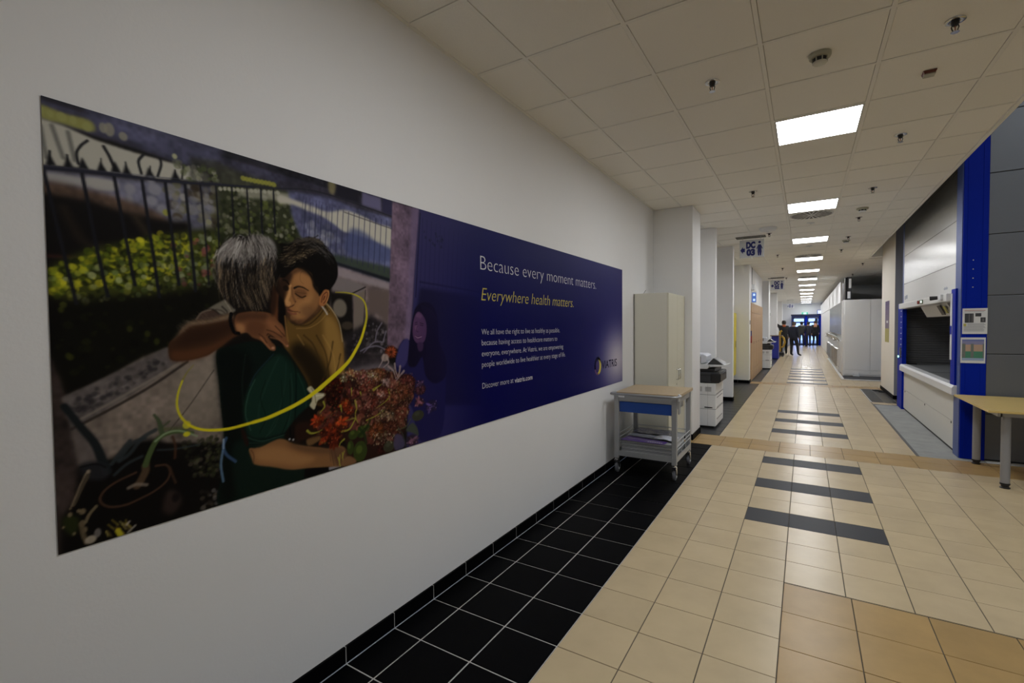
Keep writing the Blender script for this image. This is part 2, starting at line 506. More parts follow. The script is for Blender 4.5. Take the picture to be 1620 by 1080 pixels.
B(3.254, 3.257, 7.46, 7.53, 1.40, 1.50).build('blue_marker', BLUE, c3)
# side sheets facing the camera
SHEET = mat('grey_steel_sheet', (.16, .167, .18), .36, metal=.35, noise=.05, nscale=3, bump=.12, bscale=400)
zz = [.012, .52, 1.186, 1.833, 2.504, 3.169, 3.83, 4.49, 5.15, 5.9]
for a, b in zip(zz, zz[1:]):
    MB().box(3.499, 6.6, 7.215, 7.24, a+.004, b-.004).build('side_panel', SHEET, t, bevel=.003)
B(3.499, 6.6, 7.225, 7.26, 0, 5.9).build('side_backing', BLACKP, t)
# front sheets above the opening
for a, b in ((1.885, 2.235), (2.235, 2.735), (2.735, 3.30), (3.30, 3.9), (3.9, 4.5), (4.5, 5.1), (5.1, 5.9)):
    MB().box(3.30, 3.33, 7.465, 10.975, a+.002, b-.002).build('front_panel', (WHITEM if a < 2 else STEEL), t, bevel=.002)
hd = MB().box(3.215, 3.34, 7.53, 10.86, 1.79, 1.885).build('header_beam', WHITEM, t, bevel=.008)
MB().cyl((3.215, 9.1, 1.842), (3.195, 9.1, 1.842), .025, n=16).build('red_button', mat('red_plastic', (.25, .03, .02), .4), hd)
B(3.205, 3.215, 8.82, 9.0, 1.815, 1.87).build('green_panel', mat('green_panel', (.10, .14, .08), .4), hd)
MB().cyl((3.206, 8.88, 1.842), (3.200, 8.88, 1.842), .015, n=12).build('indicator', emis('white_led', (.8, 1, .9), 2), hd)
B(3.19, 3.215, 7.66, 7.78, 1.82, 1.88).build('switch_plate', WHITEP, hd)
MB().cyl((3.20, 7.87, 1.85), (3.13, 7.89, 1.845), .022, .026, n=14).build('black_knob', BLACKP, hd)
PB = mat('pale_blue_print', (.30, .34, .42), .5)
for k in range(5): B(3.299, 3.3002, 7.90+k*.04, 7.925+k*.04, 1.955, 1.955+(.035 if k % 2 else .025)).build('faded_print', PB, t)
B(3.299, 3.3002, 10.62, 10.78, 1.965, 2.03).build('faded_print', PB, t); B(3.299, 3.3002, 10.80, 10.88, 1.955, 2.02).build('faded_print', PB, t)
# opening
CORR = MB()
n = 26
for k in range(n):
    z0 = .80+k*.042
    CORR.prism([(11.13, z0), (11.13, z0+.012), (11.17, z0+.02), (11.17, z0+.034), (11.13, z0+.042), (11.2, z0+.042), (11.2, z0)], 0, 3.34, 4.3)
CORR.build('ribbed_side_wall', mat('ribbed_grey', (.26, .265, .27), .42, metal=.3), t)
B(3.34, 4.3, 7.47, 11.2, .76, .80).build('tray_shelf', mat('grey_tray', (.22, .23, .24), .35, metal=.3), t)
B(3.345, 4.3, 9.3, 9.306, .80, .803).build('tray_edge', BLACKP, t)
B(4.28, 4.32, 7.47, 11.2, .76, 2.4).build('inner_back_wall', mat('dark_ribbed', (.045, .047, .05), .42), t)
B(3.34, 4.3, 7.47, 11.2, 2.1, 2.14).build('inner_roof', BLACKP, t)
B(3.47, 4.3, 7.26, 7.47, .7, 2.14).build('inner_near_wall', CHAR, t)
MB().box(3.36, 3.5, 11.0, 11.06, .80, .815).build('tray_clip', BLACKP, t)
ht = MB().prism([(3.36, 1.80), (3.55, 1.80), (3.52, 1.63), (3.44, 1.63)], 1, 8.25, 9.9).build('hood', WHITEM, t, bevel=.006)
M_ = Matrix.Translation((3.40, 8.60, 1.71)) @ Matrix.Rotation(math.radians(25), 4, 'Y') @ Matrix.Rotation(math.radians(12), 4, 'X')
MB().box(-.004, .004, -.09, .09, -.07, .07, Matrix.Translation((3.375, 8.62, 1.71)) @ Matrix.Rotation(math.radians(-25), 4, 'Y')).build('dark_label', CHAR, ht)
MB().box(-.004, .004, -.05, .05, -.05, .05, Matrix.Translation((3.375, 8.38, 1.71)) @ Matrix.Rotation(math.radians(-25), 4, 'Y')).build('yellow_sticker', mat('pale_yellow', (.5, .47, .12), .6), ht)
# ledge and lower front
lg = MB().prism([(3.235, .70), (3.235, .785), (3.255, .812), (3.35, .812), (3.35, .70)], 1, 7.31, 10.86).build('sill', mat('white_sill', (.72, .73, .75), .35), t, bevel=.004)
for a, b in ((.03, .36), (.36, .70)):
    q = MB().box(3.30, 3.33, 7.47, 10.86, a+.002, b-.002).build('apron_panel', mat('apron_grey', (.66, .655, .62), .42), t, bevel=.002)
    for yy in (7.62, 9.1, 10.7):
        MB().cyl((3.30, yy, .34 if a > .2 else .335), (3.296, yy, .34 if a > .2 else .335), .012, n=10).build('lock', BLACKP, q)
B(3.31, 3.34, 7.3, 11.2, 0, .03).build('plinth', BLACKP, t)
B(3.33, 3.36, 7.47, 11.2, 0, .76).build('lower_casing', CHAR, t)
B(3.33, 3.36, 7.47, 11.2, 1.85, 5.9).build('upper_casing', CHAR, t)

# notices taped on the blue column
def sheet(label, x0, x1, z0, z1, y=7.193):
    s_ = thing('notice', ((x0+x1)/2, y, z0), label, 'notice')
    B(x0, x1, y-.002, y, z0, z1).build('paper', PAPER, s_)
    return s_
n1 = sheet('printed notice with dark photos taped on the blue column, upper of two', 3.293, 3.498, 1.409, 1.694)
yq = 7.1895
GP = mat('photo_dark', (.05, .05, .055), .6); GP2 = mat('photo_mid', (.16, .15, .15), .6)
def fr(x0, x1, z0, z1, m, par, nm='printed_area', d=0): return B(x0, x1, yq-.0006-d, yq+.0016-d, z0, z1).build(nm, m, par)
fr(3.312, 3.385, 1.535, 1.638, GP, n1, 'photo'); fr(3.345, 3.352, 1.54, 1.632, GP2, n1, 'photo_detail', .0004); fr(3.372, 3.377, 1.54, 1.632, GP2, n1, 'photo_detail', .0004)
fr(3.399, 3.447, 1.603, 1.64, GP, n1, 'photo'); fr(3.441, 3.482, 1.538, 1.592, GP, n1, 'photo')
fr(3.455, 3.470, 1.55, 1.58, GP2, n1, 'photo_detail', .0004)
fr(3.303, 3.325, 1.495, 1.525, mat('pale_yellow', (.5, .47, .12), .6), n1, 'yellow_mark')
INK = mat('grey_ink', (.22, .22, .24), .7)
for r in range(8): fr(3.335 if r < 3 else 3.305, 3.485-random.random()*.02, 1.522-r*.0115, 1.5255-r*.0115, INK, n1, 'text_line')
fr(3.31, 3.48, 1.668, 1.673, mat('red_ink', (.4, .08, .05), .7), n1, 'text_line'); fr(3.31, 3.47, 1.655, 1.658, INK, n1, 'text_line')
n2 = sheet('colour banded chart sheet taped on the blue column, lower of two', 3.282, 3.487, 1.083, 1.370)
fr(3.294, 3.474, 1.328, 1.347, mat('chart_blue', (.16, .19, .42), .7), n2); fr(3.294, 3.474, 1.29, 1.328, mat('chart_lilac', (.25, .25, .42), .7), n2)
fr(3.294, 3.474, 1.215, 1.29, mat('chart_peach', (.50, .34, .25), .7), n2); fr(3.294, 3.474, 1.14, 1.215, mat('chart_green', (.07, .24, .15), .7), n2)
fr(3.294, 3.474, 1.112, 1.14, mat('chart_sky', (.33, .42, .60), .7), n2)
for a, b in ((3.294, 3.322), (3.366, 3.39), (3.463, 3.474)): fr(a, b, 1.145, 1.30, mat('chart_shade', (.17, .19, .17), .7), n2, 'printed_area', .0004)

# table beside the column
tb = thing('table', (3.75, 6.5, 0), 'beech topped table on thick grey round legs, cut by the right frame edge', 'table')
MB().box(3.215, 4.75, 5.93, 7.1, .713, .735).build('table_top', mat('yellow_beech', (.62, .45, .155), .35, noise=.12, nscale=8, stretch=(1, 8, 8)), tb, bevel=.003)
MB().box(3.32, 4.65, 6.02, 6.05, .67, .713).box(3.32, 4.65, 6.98, 7.01, .67, .713).box(3.30, 3.33, 6.02, 7.0, .67, .713).build('frame', SILVER, tb)
for (x, yv) in ((3.375, 6.09), (3.385, 7.0), (4.62, 6.09), (4.62, 7.0)):
    lgp = MB().cyl((x, yv, .045), (x, yv, .70), .034, n=20).build('leg', mat('leg_grey', (.30, .30, .31), .4, metal=.2), tb, smooth=True)
    MB().lathe((x, yv, 0), [(.036, 0), (.038, .008), (.028, .014), (.028, .03), (.036, .034), (.036, .05)], n=18).build('foot', BLACKP, lgp, smooth=True)

# poster on the right pillar
pr = thing('pillar_poster', (3.33, 13.23, 1.13), 'narrow purple to yellow poster on the cream pillar face', 'poster')
for i in range(9):
    f = i/8; c = np.array((.10, .06, .18))*(1-f)+np.array((.30, .24, .30))*f if i < 6 else np.array((.42, .38, .12))
    B(3.329, 3.334, 12.97, 13.52, 2.03-(i+1)*.1, 2.03-i*.1).build('colour_band', mat('poster_band_%d' % i, tuple(c), .5), pr)
B(3.327, 3.329, 13.08, 13.32, 1.55, 1.60).build('lettering_line', WHITEP, pr)

# grey cabinets along the right
def lockers():
    t = thing('tall_grey_cabinet', (3.6, 17.4, 0), 'tall light grey metal cabinet facing the camera at corridor right', 'cabinet')
    B(2.76, 4.6, 17.12, 18.0, .01, 2.25).build('body', mat('cab_grey', (.78, .79, .78), .45), t)
    for x0, x1 in ((2.79, 3.40), (3.41, 4.02), (4.03, 4.58)):
        MB().box(x0, x1, 17.1, 17.12, .19, 2.24).build('door', mat('cab_grey2', (.80, .81, .80), .42), t, bevel=.002)
        MB().box(x0, x1, 17.1, 17.12, .05, .175).build('base_drawer', mat('cab_grey2', (.80, .81, .80), .42), t, bevel=.002)
    MB().box(3.0, 3.03, 17.05, 17.12, .02, .10).box(3.12, 3.15, 17.05, 17.12, .02, .10).box(3.0, 3.15, 16.95, 17.06, .01, .035).build('foot_bracket', WHITEP, t)
lockers()
for i in range(7):
    y0 = 18.02+i*1.15
    lab = 'grey corridor cabinet with steel upper doors, %s behind the tall grey cabinet' % ORD[i]
    t = thing('corridor_cabinet', (3.1, y0+.57, 0), lab, 'cabinet', 'cabinets along the right of the corridor')
    B(2.77, 3.3, y0, y0+1.13, 1.2, 2.24).build('upper_body', GREYM, t)
    B(2.72, 3.3, y0, y0+1.13, .03, 1.0).build('lower_body', WHITEM, t)
    B(2.8, 3.3, y0, y0+1.13, 1.0, 1.2).build('worktop_back', GREYM, t)
    for k in range(2):
        B(2.755, 2.77, y0+.01+.56*k, y0+.55+.56*k, 1.21, 2.23).build('upper_door', STEEL, t)
        B(2.705, 2.72, y0+.01+.56*k, y0+.55+.56*k, .05, .98).build('lower_door', GREYM, t)
        MB().tube([(2.705, y0+.1+.56*k, .75), (2.65, y0+.1+.56*k, .75), (2.65, y0+.1+.56*k, .2), (2.705, y0+.1+.56*k, .2)], .016, 8).build('bar_handle', CHROME, t)
    MB().tube([(2.72, y0+.2, 1.0), (2.66, y0+.2, 1.12), (2.62, y0+.35, 1.16), (2.66, y0+.5, 1.05)], .02, 8).build('pipe', CHROME, t)
    MB().lathe((2.64, y0+.75, 1.0), [(.05, 0), (.05, .02), (.02, .05), (.02, .14), (.06, .15), (.06, .17)], n=12).build('valve', CHROME, t)
struct('wall_right_upper', B(2.78, 2.95, 19.0, END, 2.25, 2.93), WALL)
struct('wall_right_lower', B(2.8, 2.95, 26.1, END, 0, 2.25), WALL)
nb = thing('display_board', (2.9, 18.3, 2.25), 'dark framed boards with white tags standing on the tall grey cabinet', 'board')
B(2.79, 2.83, 17.6, 18.2, 2.25, 2.80).build('board', CHAR, nb)
B(2.80, 2.86, 17.25, 17.5, 2.25, 2.92).build('board', BLACKP, nb)
B(2.86, 2.93, 17.24, 17.25, 2.30, 2.5).build('white_tag', WHITEP, nb); B(2.89, 2.95, 17.24, 17.25, 2.6, 2.88).build('white_tag', WHITEP, nb)
B(2.84, 2.96, 17.25, 17.27, 2.25, 2.93).build('board', CHAR, nb)
cb = MB().tube([(3.13, 13.6, .012), (3.16, 13.5, .012), (3.24, 13.55, .012), (3.3, 13.45, .012), (3.22, 13.35, .012), (3.31, 13.3, .012)], .012, 8).build('cable', BLACKP)
tag(cb, 'short black cable lying on the dark floor patch by the cream pillar', 'cable')
# ================================================================= ceiling fittings
EM = emis('light_panel', PANEL_COL, PANEL_EMIT)
first = None
for i, k in enumerate(LIGHT_ROWS):
    y0 = CY0+CS*k; loc = (CX[3]+.2985, y0+CS/2, H)
    j = i-1
    lab = 'square white glowing LED ceiling panel, %s visible in the row from the camera' % ORD[j] if j >= 0 else 'square LED ceiling panel above the camera' if i else 'square LED ceiling panel farthest behind the camera'
    if first is None:
        first = thing('ceiling_light', loc, lab, 'ceiling light', 'square light panels in the ceiling row')
        x, y = loc[0], loc[1]
        B(x-.276, x+.276, y-.279, y+.279, H-.004, H+.004).build('diffuser', EM, first)
        f = MB()
        for a in ((-.287, -.274, -.288, .288), (.274, .287, -.288, .288), (-.287, .287, -.288, -.277), (-.287, .287, .277, .288)):
            f.box(x+a[0], x+a[1], y+a[2], y+a[3], H-.005, H+.02)
        f.build('frame', WHITEM, first)
    else: copy_tree(first, loc, lab)
# sprinklers
SP = [(2.447, 3.39), (1.26, 3.37), (2.46, 5.16), (1.25, 6.36), (2.45, 6.97), (2.46, 8.76), (1.25, 9.39), (2.446, 10.56), (2.435, 12.3), (1.25, 12.35), (1.245, 15.33), (3.06, 15.35), (3.06, 18.42), (1.244, 18.5)]
lf = [p for p in sorted(SP, key=lambda p: p[1]) if p[0] < 2]; rg = [p for p in sorted(SP, key=lambda p: p[1]) if p[0] > 2]
s0 = None
for lst, side in ((lf, 'left'), (rg, 'right')):
    for i, (x, y) in enumerate(lst):
        lab = 'small chrome ceiling sprinkler %s of the light panels, %s from the camera' % (side, ORD[i])
        if s0 is None:
            s0 = thing('sprinkler', (x, y, H), lab, 'sprinkler', 'sprinklers in the ceiling')
            MB().lathe((x, y, H), [(.045, 0), (.044, -.004), (.036, -.007), (.022, -.004), (.02, -.001)], n=24).build('rosette', CHROME, s0, smooth=True)
            MB().lathe((x, y, H), [(.018, -.001), (.018, -.018), (.011, -.026), (.009, -.03)], n=16).build('body', BLACKP, s0, smooth=True)
            m = MB()
            for sg in (-1, 1): m.tube([(x+.011*sg, y, H-.02), (x+.015*sg, y, H-.035), (x+.010*sg, y, H-.052), (x, y, H-.058)], .0028, 6)
            m.build('yoke', BLACKP, s0); MB().cyl((x, y, H-.028), (x, y, H-.054), .0025, n=8).build('bulb', mat('bulb_glass', (.35, .1, .06), .1), s0)
            MB().lathe((x, y, H-.058), [(.006, 0), (.019, -.002), (.019, -.004), (.004, -.004)], n=16).build('deflector', CHROME, s0)
        else: copy_tree(s0, (x, y, H), lab)
# smoke detectors
def smoke(x, y, lab, s=1.0, h=1.0):
    t = thing('smoke_detector', (x, y, H), lab, 'smoke detector')
    off = mat('detector_plastic', (.40, .39, .30), .45)
    MB().lathe((x, y, H), [(.058*s, 0), (.058*s, -.014*h), (.054*s, -.022*h), (.046*s, -.024*h)], n=32).build('base', off, t, smooth=True)
    MB().lathe((x, y, H-.024*h), [(.036*s, 0), (.036*s, -.028*h)], n=24).build('dark_chamber', BLACKP, t)
    MB().lathe((x, y, H-.045*h), [(.036*s, 0), (.039*s, -.004*h), (.034*s, -.010*h), (.01*s, -.012*h)], n=32).build('cap', WHITEP if h < 1 else mat('detector_cap', (.55, .54, .46), .4), t, smooth=True)
    m = MB()
    for k in range(8):
        a = k*math.pi/4+.3; c, s_ = math.cos(a)*.041*s, math.sin(a)*.041*s
        m.cyl((x+c, y+s_, H-.022*h), (x+c*.93, y+s_*.93, H-.047*h), .0035, n=6)
    m.build('rib', off, t)
smoke(1.85, 3.374, 'cream round smoke detector with black slots, nearest the camera in ceiling')
smoke(2.448, 8.1, 'white round smoke detector right of the second light panel', 1.2, .9)
smoke(2.441, 11.0, 'small white smoke detector right of the third light panel', 1.1, .9)
def disc(name, x, y, r, lab, cat, h=.02):
    t = thing(name, (x, y, H), lab, cat)
    MB().lathe((x, y, H), [(r, 0), (r, -h*.3), (r*.85, -h*.8), (r*.2, -h)], n=32).build('cover', WHITEP, t, smooth=True)
    MB().lathe((x, y, H-h), [(r*.18, 0), (r*.12, -.01)], n=12).build('centre_cap', WHITEP, t)
disc('speaker_disc', 1.854, 8.80, .055, 'small flat white ceiling disc just behind the first round vent', 'ceiling speaker', .012)
disc('speaker_disc', 1.854, 11.34, .06, 'small flat white ceiling disc behind the third light panel', 'ceiling speaker', .014)
disc('ceiling_dome', 1.262, 8.85, .13, 'wide shallow white dome on the ceiling before the first hanging sign', 'dome', .06)
t = thing('call_point', (2.444, 3.986, H), 'small beige ceiling sounder box with a dark red rim', 'alarm box')
MB().prism([(-.035+2.444, H), (2.479, H), (2.471, H-.018), (2.417, H-.018)], 1, 3.95, 4.02).build('red_rim', mat('dark_red', (.13, .03, .02), .5), t, bevel=.003)
MB().box(2.415, 2.473, 3.955, 4.015, H-.024, H-.017).build('beige_cover', mat('detector_plastic', (.40, .39, .30), .45), t, bevel=.003)
# round swirl vents
v0 = None
for i, (x, y) in enumerate(((1.856, 8.16), (1.856, 12.93), (1.856, 18.62))):
    lab = 'round swirl air vent with radial slots, %s behind the camera side lights' % ORD[i] if i else 'largest round swirl air vent with black radial slots behind second light panel'
    if i == 1: lab = 'middle round swirl air vent, just before the fourth light panel'
    if i == 2: lab = 'farthest round swirl air vent, looking like a thin dark ellipse'
    if v0 is None:
        v0 = thing('swirl_vent', (x, y, H), lab, 'air vent', 'round vents in the ceiling')
        MB().lathe((x, y, H), [(.272, 0), (.272, -.004), (.255, -.007), (.04, -.007)], n=48).build('plate', WHITEM, v0, smooth=True)
        m = MB()
        for k in range(24):
            a = k*math.pi/12; r0, r1 = (.05, .25) if k % 2 else (.12, .25)
            c, s_ = math.cos(a), math.sin(a); w0, w1 = .005, .021
            m.add([(x+c*r0-s_*w0, y+s_*r0+c*w0, H-.009), (x+c*r1-s_*w1, y+s_*r1+c*w1, H-.0085), (x+c*r1+s_*w1, y+s_*r1-c*w1, H-.0085), (x+c*r0+s_*w0, y+s_*r0-c*w0, H-.0085),
                   (x+c*r0, y+s_*r0, H-.006), (x+c*r1, y+s_*r1, H-.006)], [(0, 1, 2, 3), (0, 3, 4), (1, 5, 2), (0, 4, 5, 1), (3, 2, 5, 4)])
        m.build('slots', BLACKP, v0, fix=False)
    else: copy_tree(v0, (x, y, H), lab)
# hanging direction signs
SIGN = mat('sign_white', (.62, .64, .66), .4); NAVYP = mat('navy_print', (.012, .02, .16), .5)
def sign(x0, x1, y, zt, zb, top, bot, lab):
    t = thing('hanging_sign', ((x0+x1)/2, y, zt), lab, 'sign')
    MB().box(x0, x1, y-.012, y+.012, zb, zt).build('board', SIGN, t, bevel=.004)
    w, h = x1-x0, zt-zb; yy = y-.0135
    text('lettering', top, (x0+.27*w, yy, zb+h*.54), h*.34, w*.38, NAVYP, 'front', t, weight=.075)
    text('lettering', bot, (x0+.28*w, yy, zb+h*.13), h*.34, w*.36, NAVYP, 'front', t, weight=.075)
    ax, az = x0+.03*w, zb+h*.43
    MB().prism([(ax, az), (ax+.11*w, az+.2*h), (ax+.11*w, az+.1*h), (ax+.19*w, az+.1*h), (ax+.19*w, az-.1*h), (ax+.11*w, az-.1*h), (ax+.11*w, az-.2*h)], 1, yy-.001, yy).build('arrow', NAVYP, t)
    px, pz = x0+.82*w, zb+h*.30
    fg = MB().cyl((px, yy-.001, zb+h*.83), (px, yy, zb+h*.83), .055*w, n=16)
    fg.prism([(px-.05*w, pz+.4*h), (px+.05*w, pz+.4*h), (px+.125*w, pz+.18*h), (px+.10*w, pz+.14*h), (px+.07*w, pz+.24*h), (px+.085*w, pz), (px+.06*w, pz-.22*h), (px+.01*w, pz-.22*h), (px, pz), (px-.01*w, pz-.22*h), (px-.06*w, pz-.22*h), (px-.085*w, pz), (px-.07*w, pz+.24*h), (px-.10*w, pz+.14*h), (px-.125*w, pz+.18*h)], 1, yy-.001, yy)
    fg.build('person_symbol', NAVYP, t)
    m = MB()
    for xx in (x0+.05, x1-.05): m.cyl((xx, y, zt), (xx, y, H), .003, n=6)
    m.build('hanging_wire', SILVER, t)
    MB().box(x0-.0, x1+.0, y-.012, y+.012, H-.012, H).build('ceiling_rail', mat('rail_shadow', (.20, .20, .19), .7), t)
    MB().cyl(((x0+x1)/2, y-.016, zb-.025), ((x0+x1)/2, y-.016, zb+.01), .008, n=8).build('white_clip', WHITEP, t)
sign(.775, 1.165, 9.5, 3.055, 2.74, 'DC', '03', 'nearest white hanging sign, DC 03 with arrow and person symbol')
sign(.80, 1.20, 18.2, 3.03, 2.70, 'DC', '02', 'smaller farther hanging sign reading DC 02 above the far copier')
sign(.82, 1.18, 35.0, 2.86, 2.60, 'DC', '01', 'tiny far hanging sign reading DC 01 near the end wall')
def hanger(x, y, z0, z1, lab):
    t = thing('hanging_bracket', (x, y, z1), lab, 'bracket')
    MB().box(x-.006, x+.006, y-.15, y+.15, z0, z0+.12).build('edge_on_panel', WHITEP, t)
    MB().cyl((x, y, z0+.12), (x, y, z1), .008, n=8).build('rod', WHITEP, t)
hanger(2.10, 16.1, 2.72, H, 'thin white sign seen edge-on hanging beside the fifth light panel')

# ================================================================= left side things
# ivory cabinet
t = thing('ivory_cabinet', (.21, 6.15, 0), 'tall ivory two-door cupboard in the wall corner behind the trolley', 'cabinet')
MB().box(.005, .402, 5.72, 6.60, .04, 1.925).build('body', IVORY, t, bevel=.003)
B(.012, .012+.005, 5.715, 5.72, .04, 1.92).build('dark_edge', CHAR, t)
B(.02, .39, 5.74, 6.58, 0, .04).build('plinth', CHAR, t)
for y0, y1 in ((5.722, 6.158), (6.162, 6.598)):
    d = MB().box(.403, .421, y0, y1, .05, 1.923).build('door', mat('ivory_door', (.66, .635, .50), .45), t, bevel=.002)
    yh = 6.115 if y0 < 6 else 6.205
    MB().tube([(.421, yh, .86), (.448, yh, .862), (.452, yh, .87), (.452, yh, .975), (.448, yh, .983), (.421, yh, .985)], .0055, 8).build('handle', CHROME, d, smooth=True)
    if y0 < 6: MB().cyl((.421, 6.12, .80), (.427, 6.12, .80), .009, n=12).build('lock', CHROME, d)
pn = MB().tube([(.10, 5.80, 1.925), (.115, 5.79, 1.945), (.135, 5.785, 1.97)], .004, 6).build('wire_hook', SILVER)
tag(pn, 'thin bent wire sticking up on top of the ivory cupboard', 'wire')

# workshop trolley
t = thing('workshop_trolley', (.41, 5.1, 0), 'grey steel trolley with beech worktop, blue drawer and four castors', 'trolley')
MB().box(.093, .737, 4.79, 5.50, .815, .845).build('worktop', BEECH, t, bevel=.003)
for x in (.093, .679):
    for y in (4.755, 5.41):
        MB().box(x, x+.048, y, y+.04, .155, .812).build('leg', SILVER, t, bevel=.004)
for y in (4.765, 5.42): MB().box(.141, .679, y, y+.022, .755, .812).build('rail', SILVER, t)
for x in (.10, .70): MB().box(x, x+.02, 4.795, 5.41, .755, .812).build('side_rail', SILVER, t)
dr = MB().box(.146, .675, 4.775, 4.79, .642, .75).build('drawer', mat('drawer_blue', (.005, .06, .33), .45), t, bevel=.003)
MB().box(.155, .665, 4.79, 5.35, .66, .745).build('drawer_body', SILVER, dr)
hp = [(.10, 4.80, .838), (.082, 4.76, .838), (.082, 4.72, .838), (.088, 4.69, .838), (.11, 4.675, .838), (.42, 4.675, .838), (.71, 4.675, .838), (.735, 4.685, .838), (.752, 4.71, .838), (.757, 4.75, .838), (.755, 4.80, .838)]
MB().tube(hp, .0135, 12).build('handle', SILVER, t, smooth=True)
MB().box(.74, .752, 4.755, 4.80, .79, .86).build('handle_bracket', WHITEP, t, bevel=.002)
MB().box(.735, .745, 4.79, 4.86, .66, .80).build('side_bracket', SILVER, t)
MB().box(.13, .20, 4.757, 4.765, .795, .82).build('name_plate', WHITEP, t)
sh = MB().box(.141, .679, 4.765, 5.44, .185, .19).box(.141, .679, 4.758, 4.764, .183, .235).box(.141, .679, 5.44, 5.446, .183, .235)
sh.box(.093, .10, 4.795, 5.41, .183, .225).box(.72, .727, 4.795, 5.41, .183, .235).build('lower_shelf', SILVER, t)
w = MB()
for z in (.385, .34, .30): w.tube([(.722, 4.80, z), (.722, 5.43, z)], .005, 6).tube([(.098, 4.80, z), (.098, 5.43, z)], .005, 6)
for z in (.385, .34): w.tube([(.10, 5.445, z), (.722, 5.445, z)], .005, 6)
for y in (5.0, 5.2): w.tube([(.722, y, .235), (.722, y, .385)], .004, 6)
w.build('wire_rack', mat('wire_white', (.45, .46, .47), .4), t, smooth=True)
for x in (.117, .703):
    for y in (4.775, 5.43):
        cs = MB().cyl((x, y, .135), (x, y, .157), .018, n=12).box(x-.022, x+.022, y-.03, y+.022, .115, .14)
        yc = y+.02
        for s_ in (-1, 1): cs.prism([(yc-.02, .052), (yc+.012, .052), (y+.022, .125), (y-.028, .125)], 0, x+s_*.021-.0015, x+s_*.021+.0015)
        c = cs.build('castor', CHROME, t)
        MB().lathe((x-.014, yc, .057), [(.036, 0), (.055, .003), (.057, .014), (.055, .025), (.036, .028)], n=28, axis='x').build('wheel', RUBBER, c, smooth=True)
        MB().lathe((x-.0175, yc, .057), [(.030, 0), (.024, .001), (.014, .0), (.006, -.002)], n=20, axis='x').lathe((x+.0175, yc, .057), [(.030, 0), (.024, -.001), (.014, 0), (.006, .002)], n=20, axis='x').build('hub', WHITEP, c, smooth=True)
# boards and papers lying on its lower shelf
EDGE = mat('board_edge', (.32, .33, .34), .5)
zb = .192
for i in range(10):
    o = MB().box(.148+random.uniform(0, .006), .672-random.uniform(0, .01), 4.80+random.uniform(0, .02), 5.40+random.uniform(-.02, .02), zb, zb+.0105).build('display_board', EDGE if i % 2 else mat('board_edge_light', (.48, .49, .50), .5), bevel=.001)
    tag(o, '%s grey board from the bottom of the stack on the trolley shelf' % ORD[i], 'board', 'grey boards stacked on the trolley shelf'); zb += .0155
PURP = mat('purple_sheet', (.10, .035, .32), .35, coat=.2)
o = thing('purple_sign', (.4, 4.86, zb), 'glossy purple sheet with pale lettering lying foremost on the trolley stack', 'sheet')
MB().prism([(.15, 4.79), (.60, 4.775), (.61, 4.88), (.18, 4.97)], 2, zb, zb+.004).build('sheet', PURP, o)
lt = MB()
for k in range(7): lt.box(.43+k*.022, .446+k*.022, 4.80, 4.818, zb+.004, zb+.0048)
for k in range(22): lt.box(.20+k*.016, .211+k*.016, 4.875-k*.0012, 4.882-k*.0012, zb+.004, zb+.0048)
lt.build('pale_lettering', WHITEP, o)
SH = mat('plastic_wrap', (.32, .34, .44), .2, noise=.3, nscale=6, bump=.6, bscale=14, bdist=.02)
SH2 = mat('white_wrap', (.55, .57, .66), .3, noise=.2, nscale=6, bump=.5, bscale=12, bdist=.02)
def wrap(name, pts, z, m, lab):
    bm = MB(); rnd = random.Random(name+lab); n = 10
    a, b, c, d = [Vector((*p, 0)) for p in pts]
    for top in (1, 0):
        rnd2 = random.Random(lab)
        vs = []
        for j in range(n+1):
            for i in range(n+1):
                u, v_ = i/n, j/n
                p = a*(1-u)*(1-v_)+b*u*(1-v_)+c*u*v_+d*(1-u)*v_
                vs.append((p.x, p.y, z+(.003 if top else 0)+rnd2.uniform(0, .008)))
        fs = [(j*(n+1)+i, j*(n+1)+i+1, (j+1)*(n+1)+i+1, (j+1)*(n+1)+i) for j in range(n) for i in range(n)]
        bm.add(vs, fs if top else [tuple(reversed(f)) for f in fs])
    tag(bm.build(name, m, smooth=True, fix=False), lab, 'sheet')
wrap('wrapped_sheet', [(.16, 4.99), (.44, 4.93), (.47, 5.08), (.18, 5.09)], zb+.006, SH, 'crinkled clear-wrapped grey sheet on top of the trolley stack')
wrap('white_sheet', [(.46, 4.93), (.672, 4.88), (.675, 5.09), (.48, 5.09)], zb+.014, SH2, 'white wrapped sheet at the right end of the trolley stack')
wrap('dark_sheet', [(.17, 5.12), (.62, 5.1), (.60, 5.38), (.17, 5.38)], zb+.012, mat('dark_wrap', (.10, .10, .14), .25, bump=.4, bscale=12, bdist=.02), 'dark wrapped sheet at the back of the trolley stack')

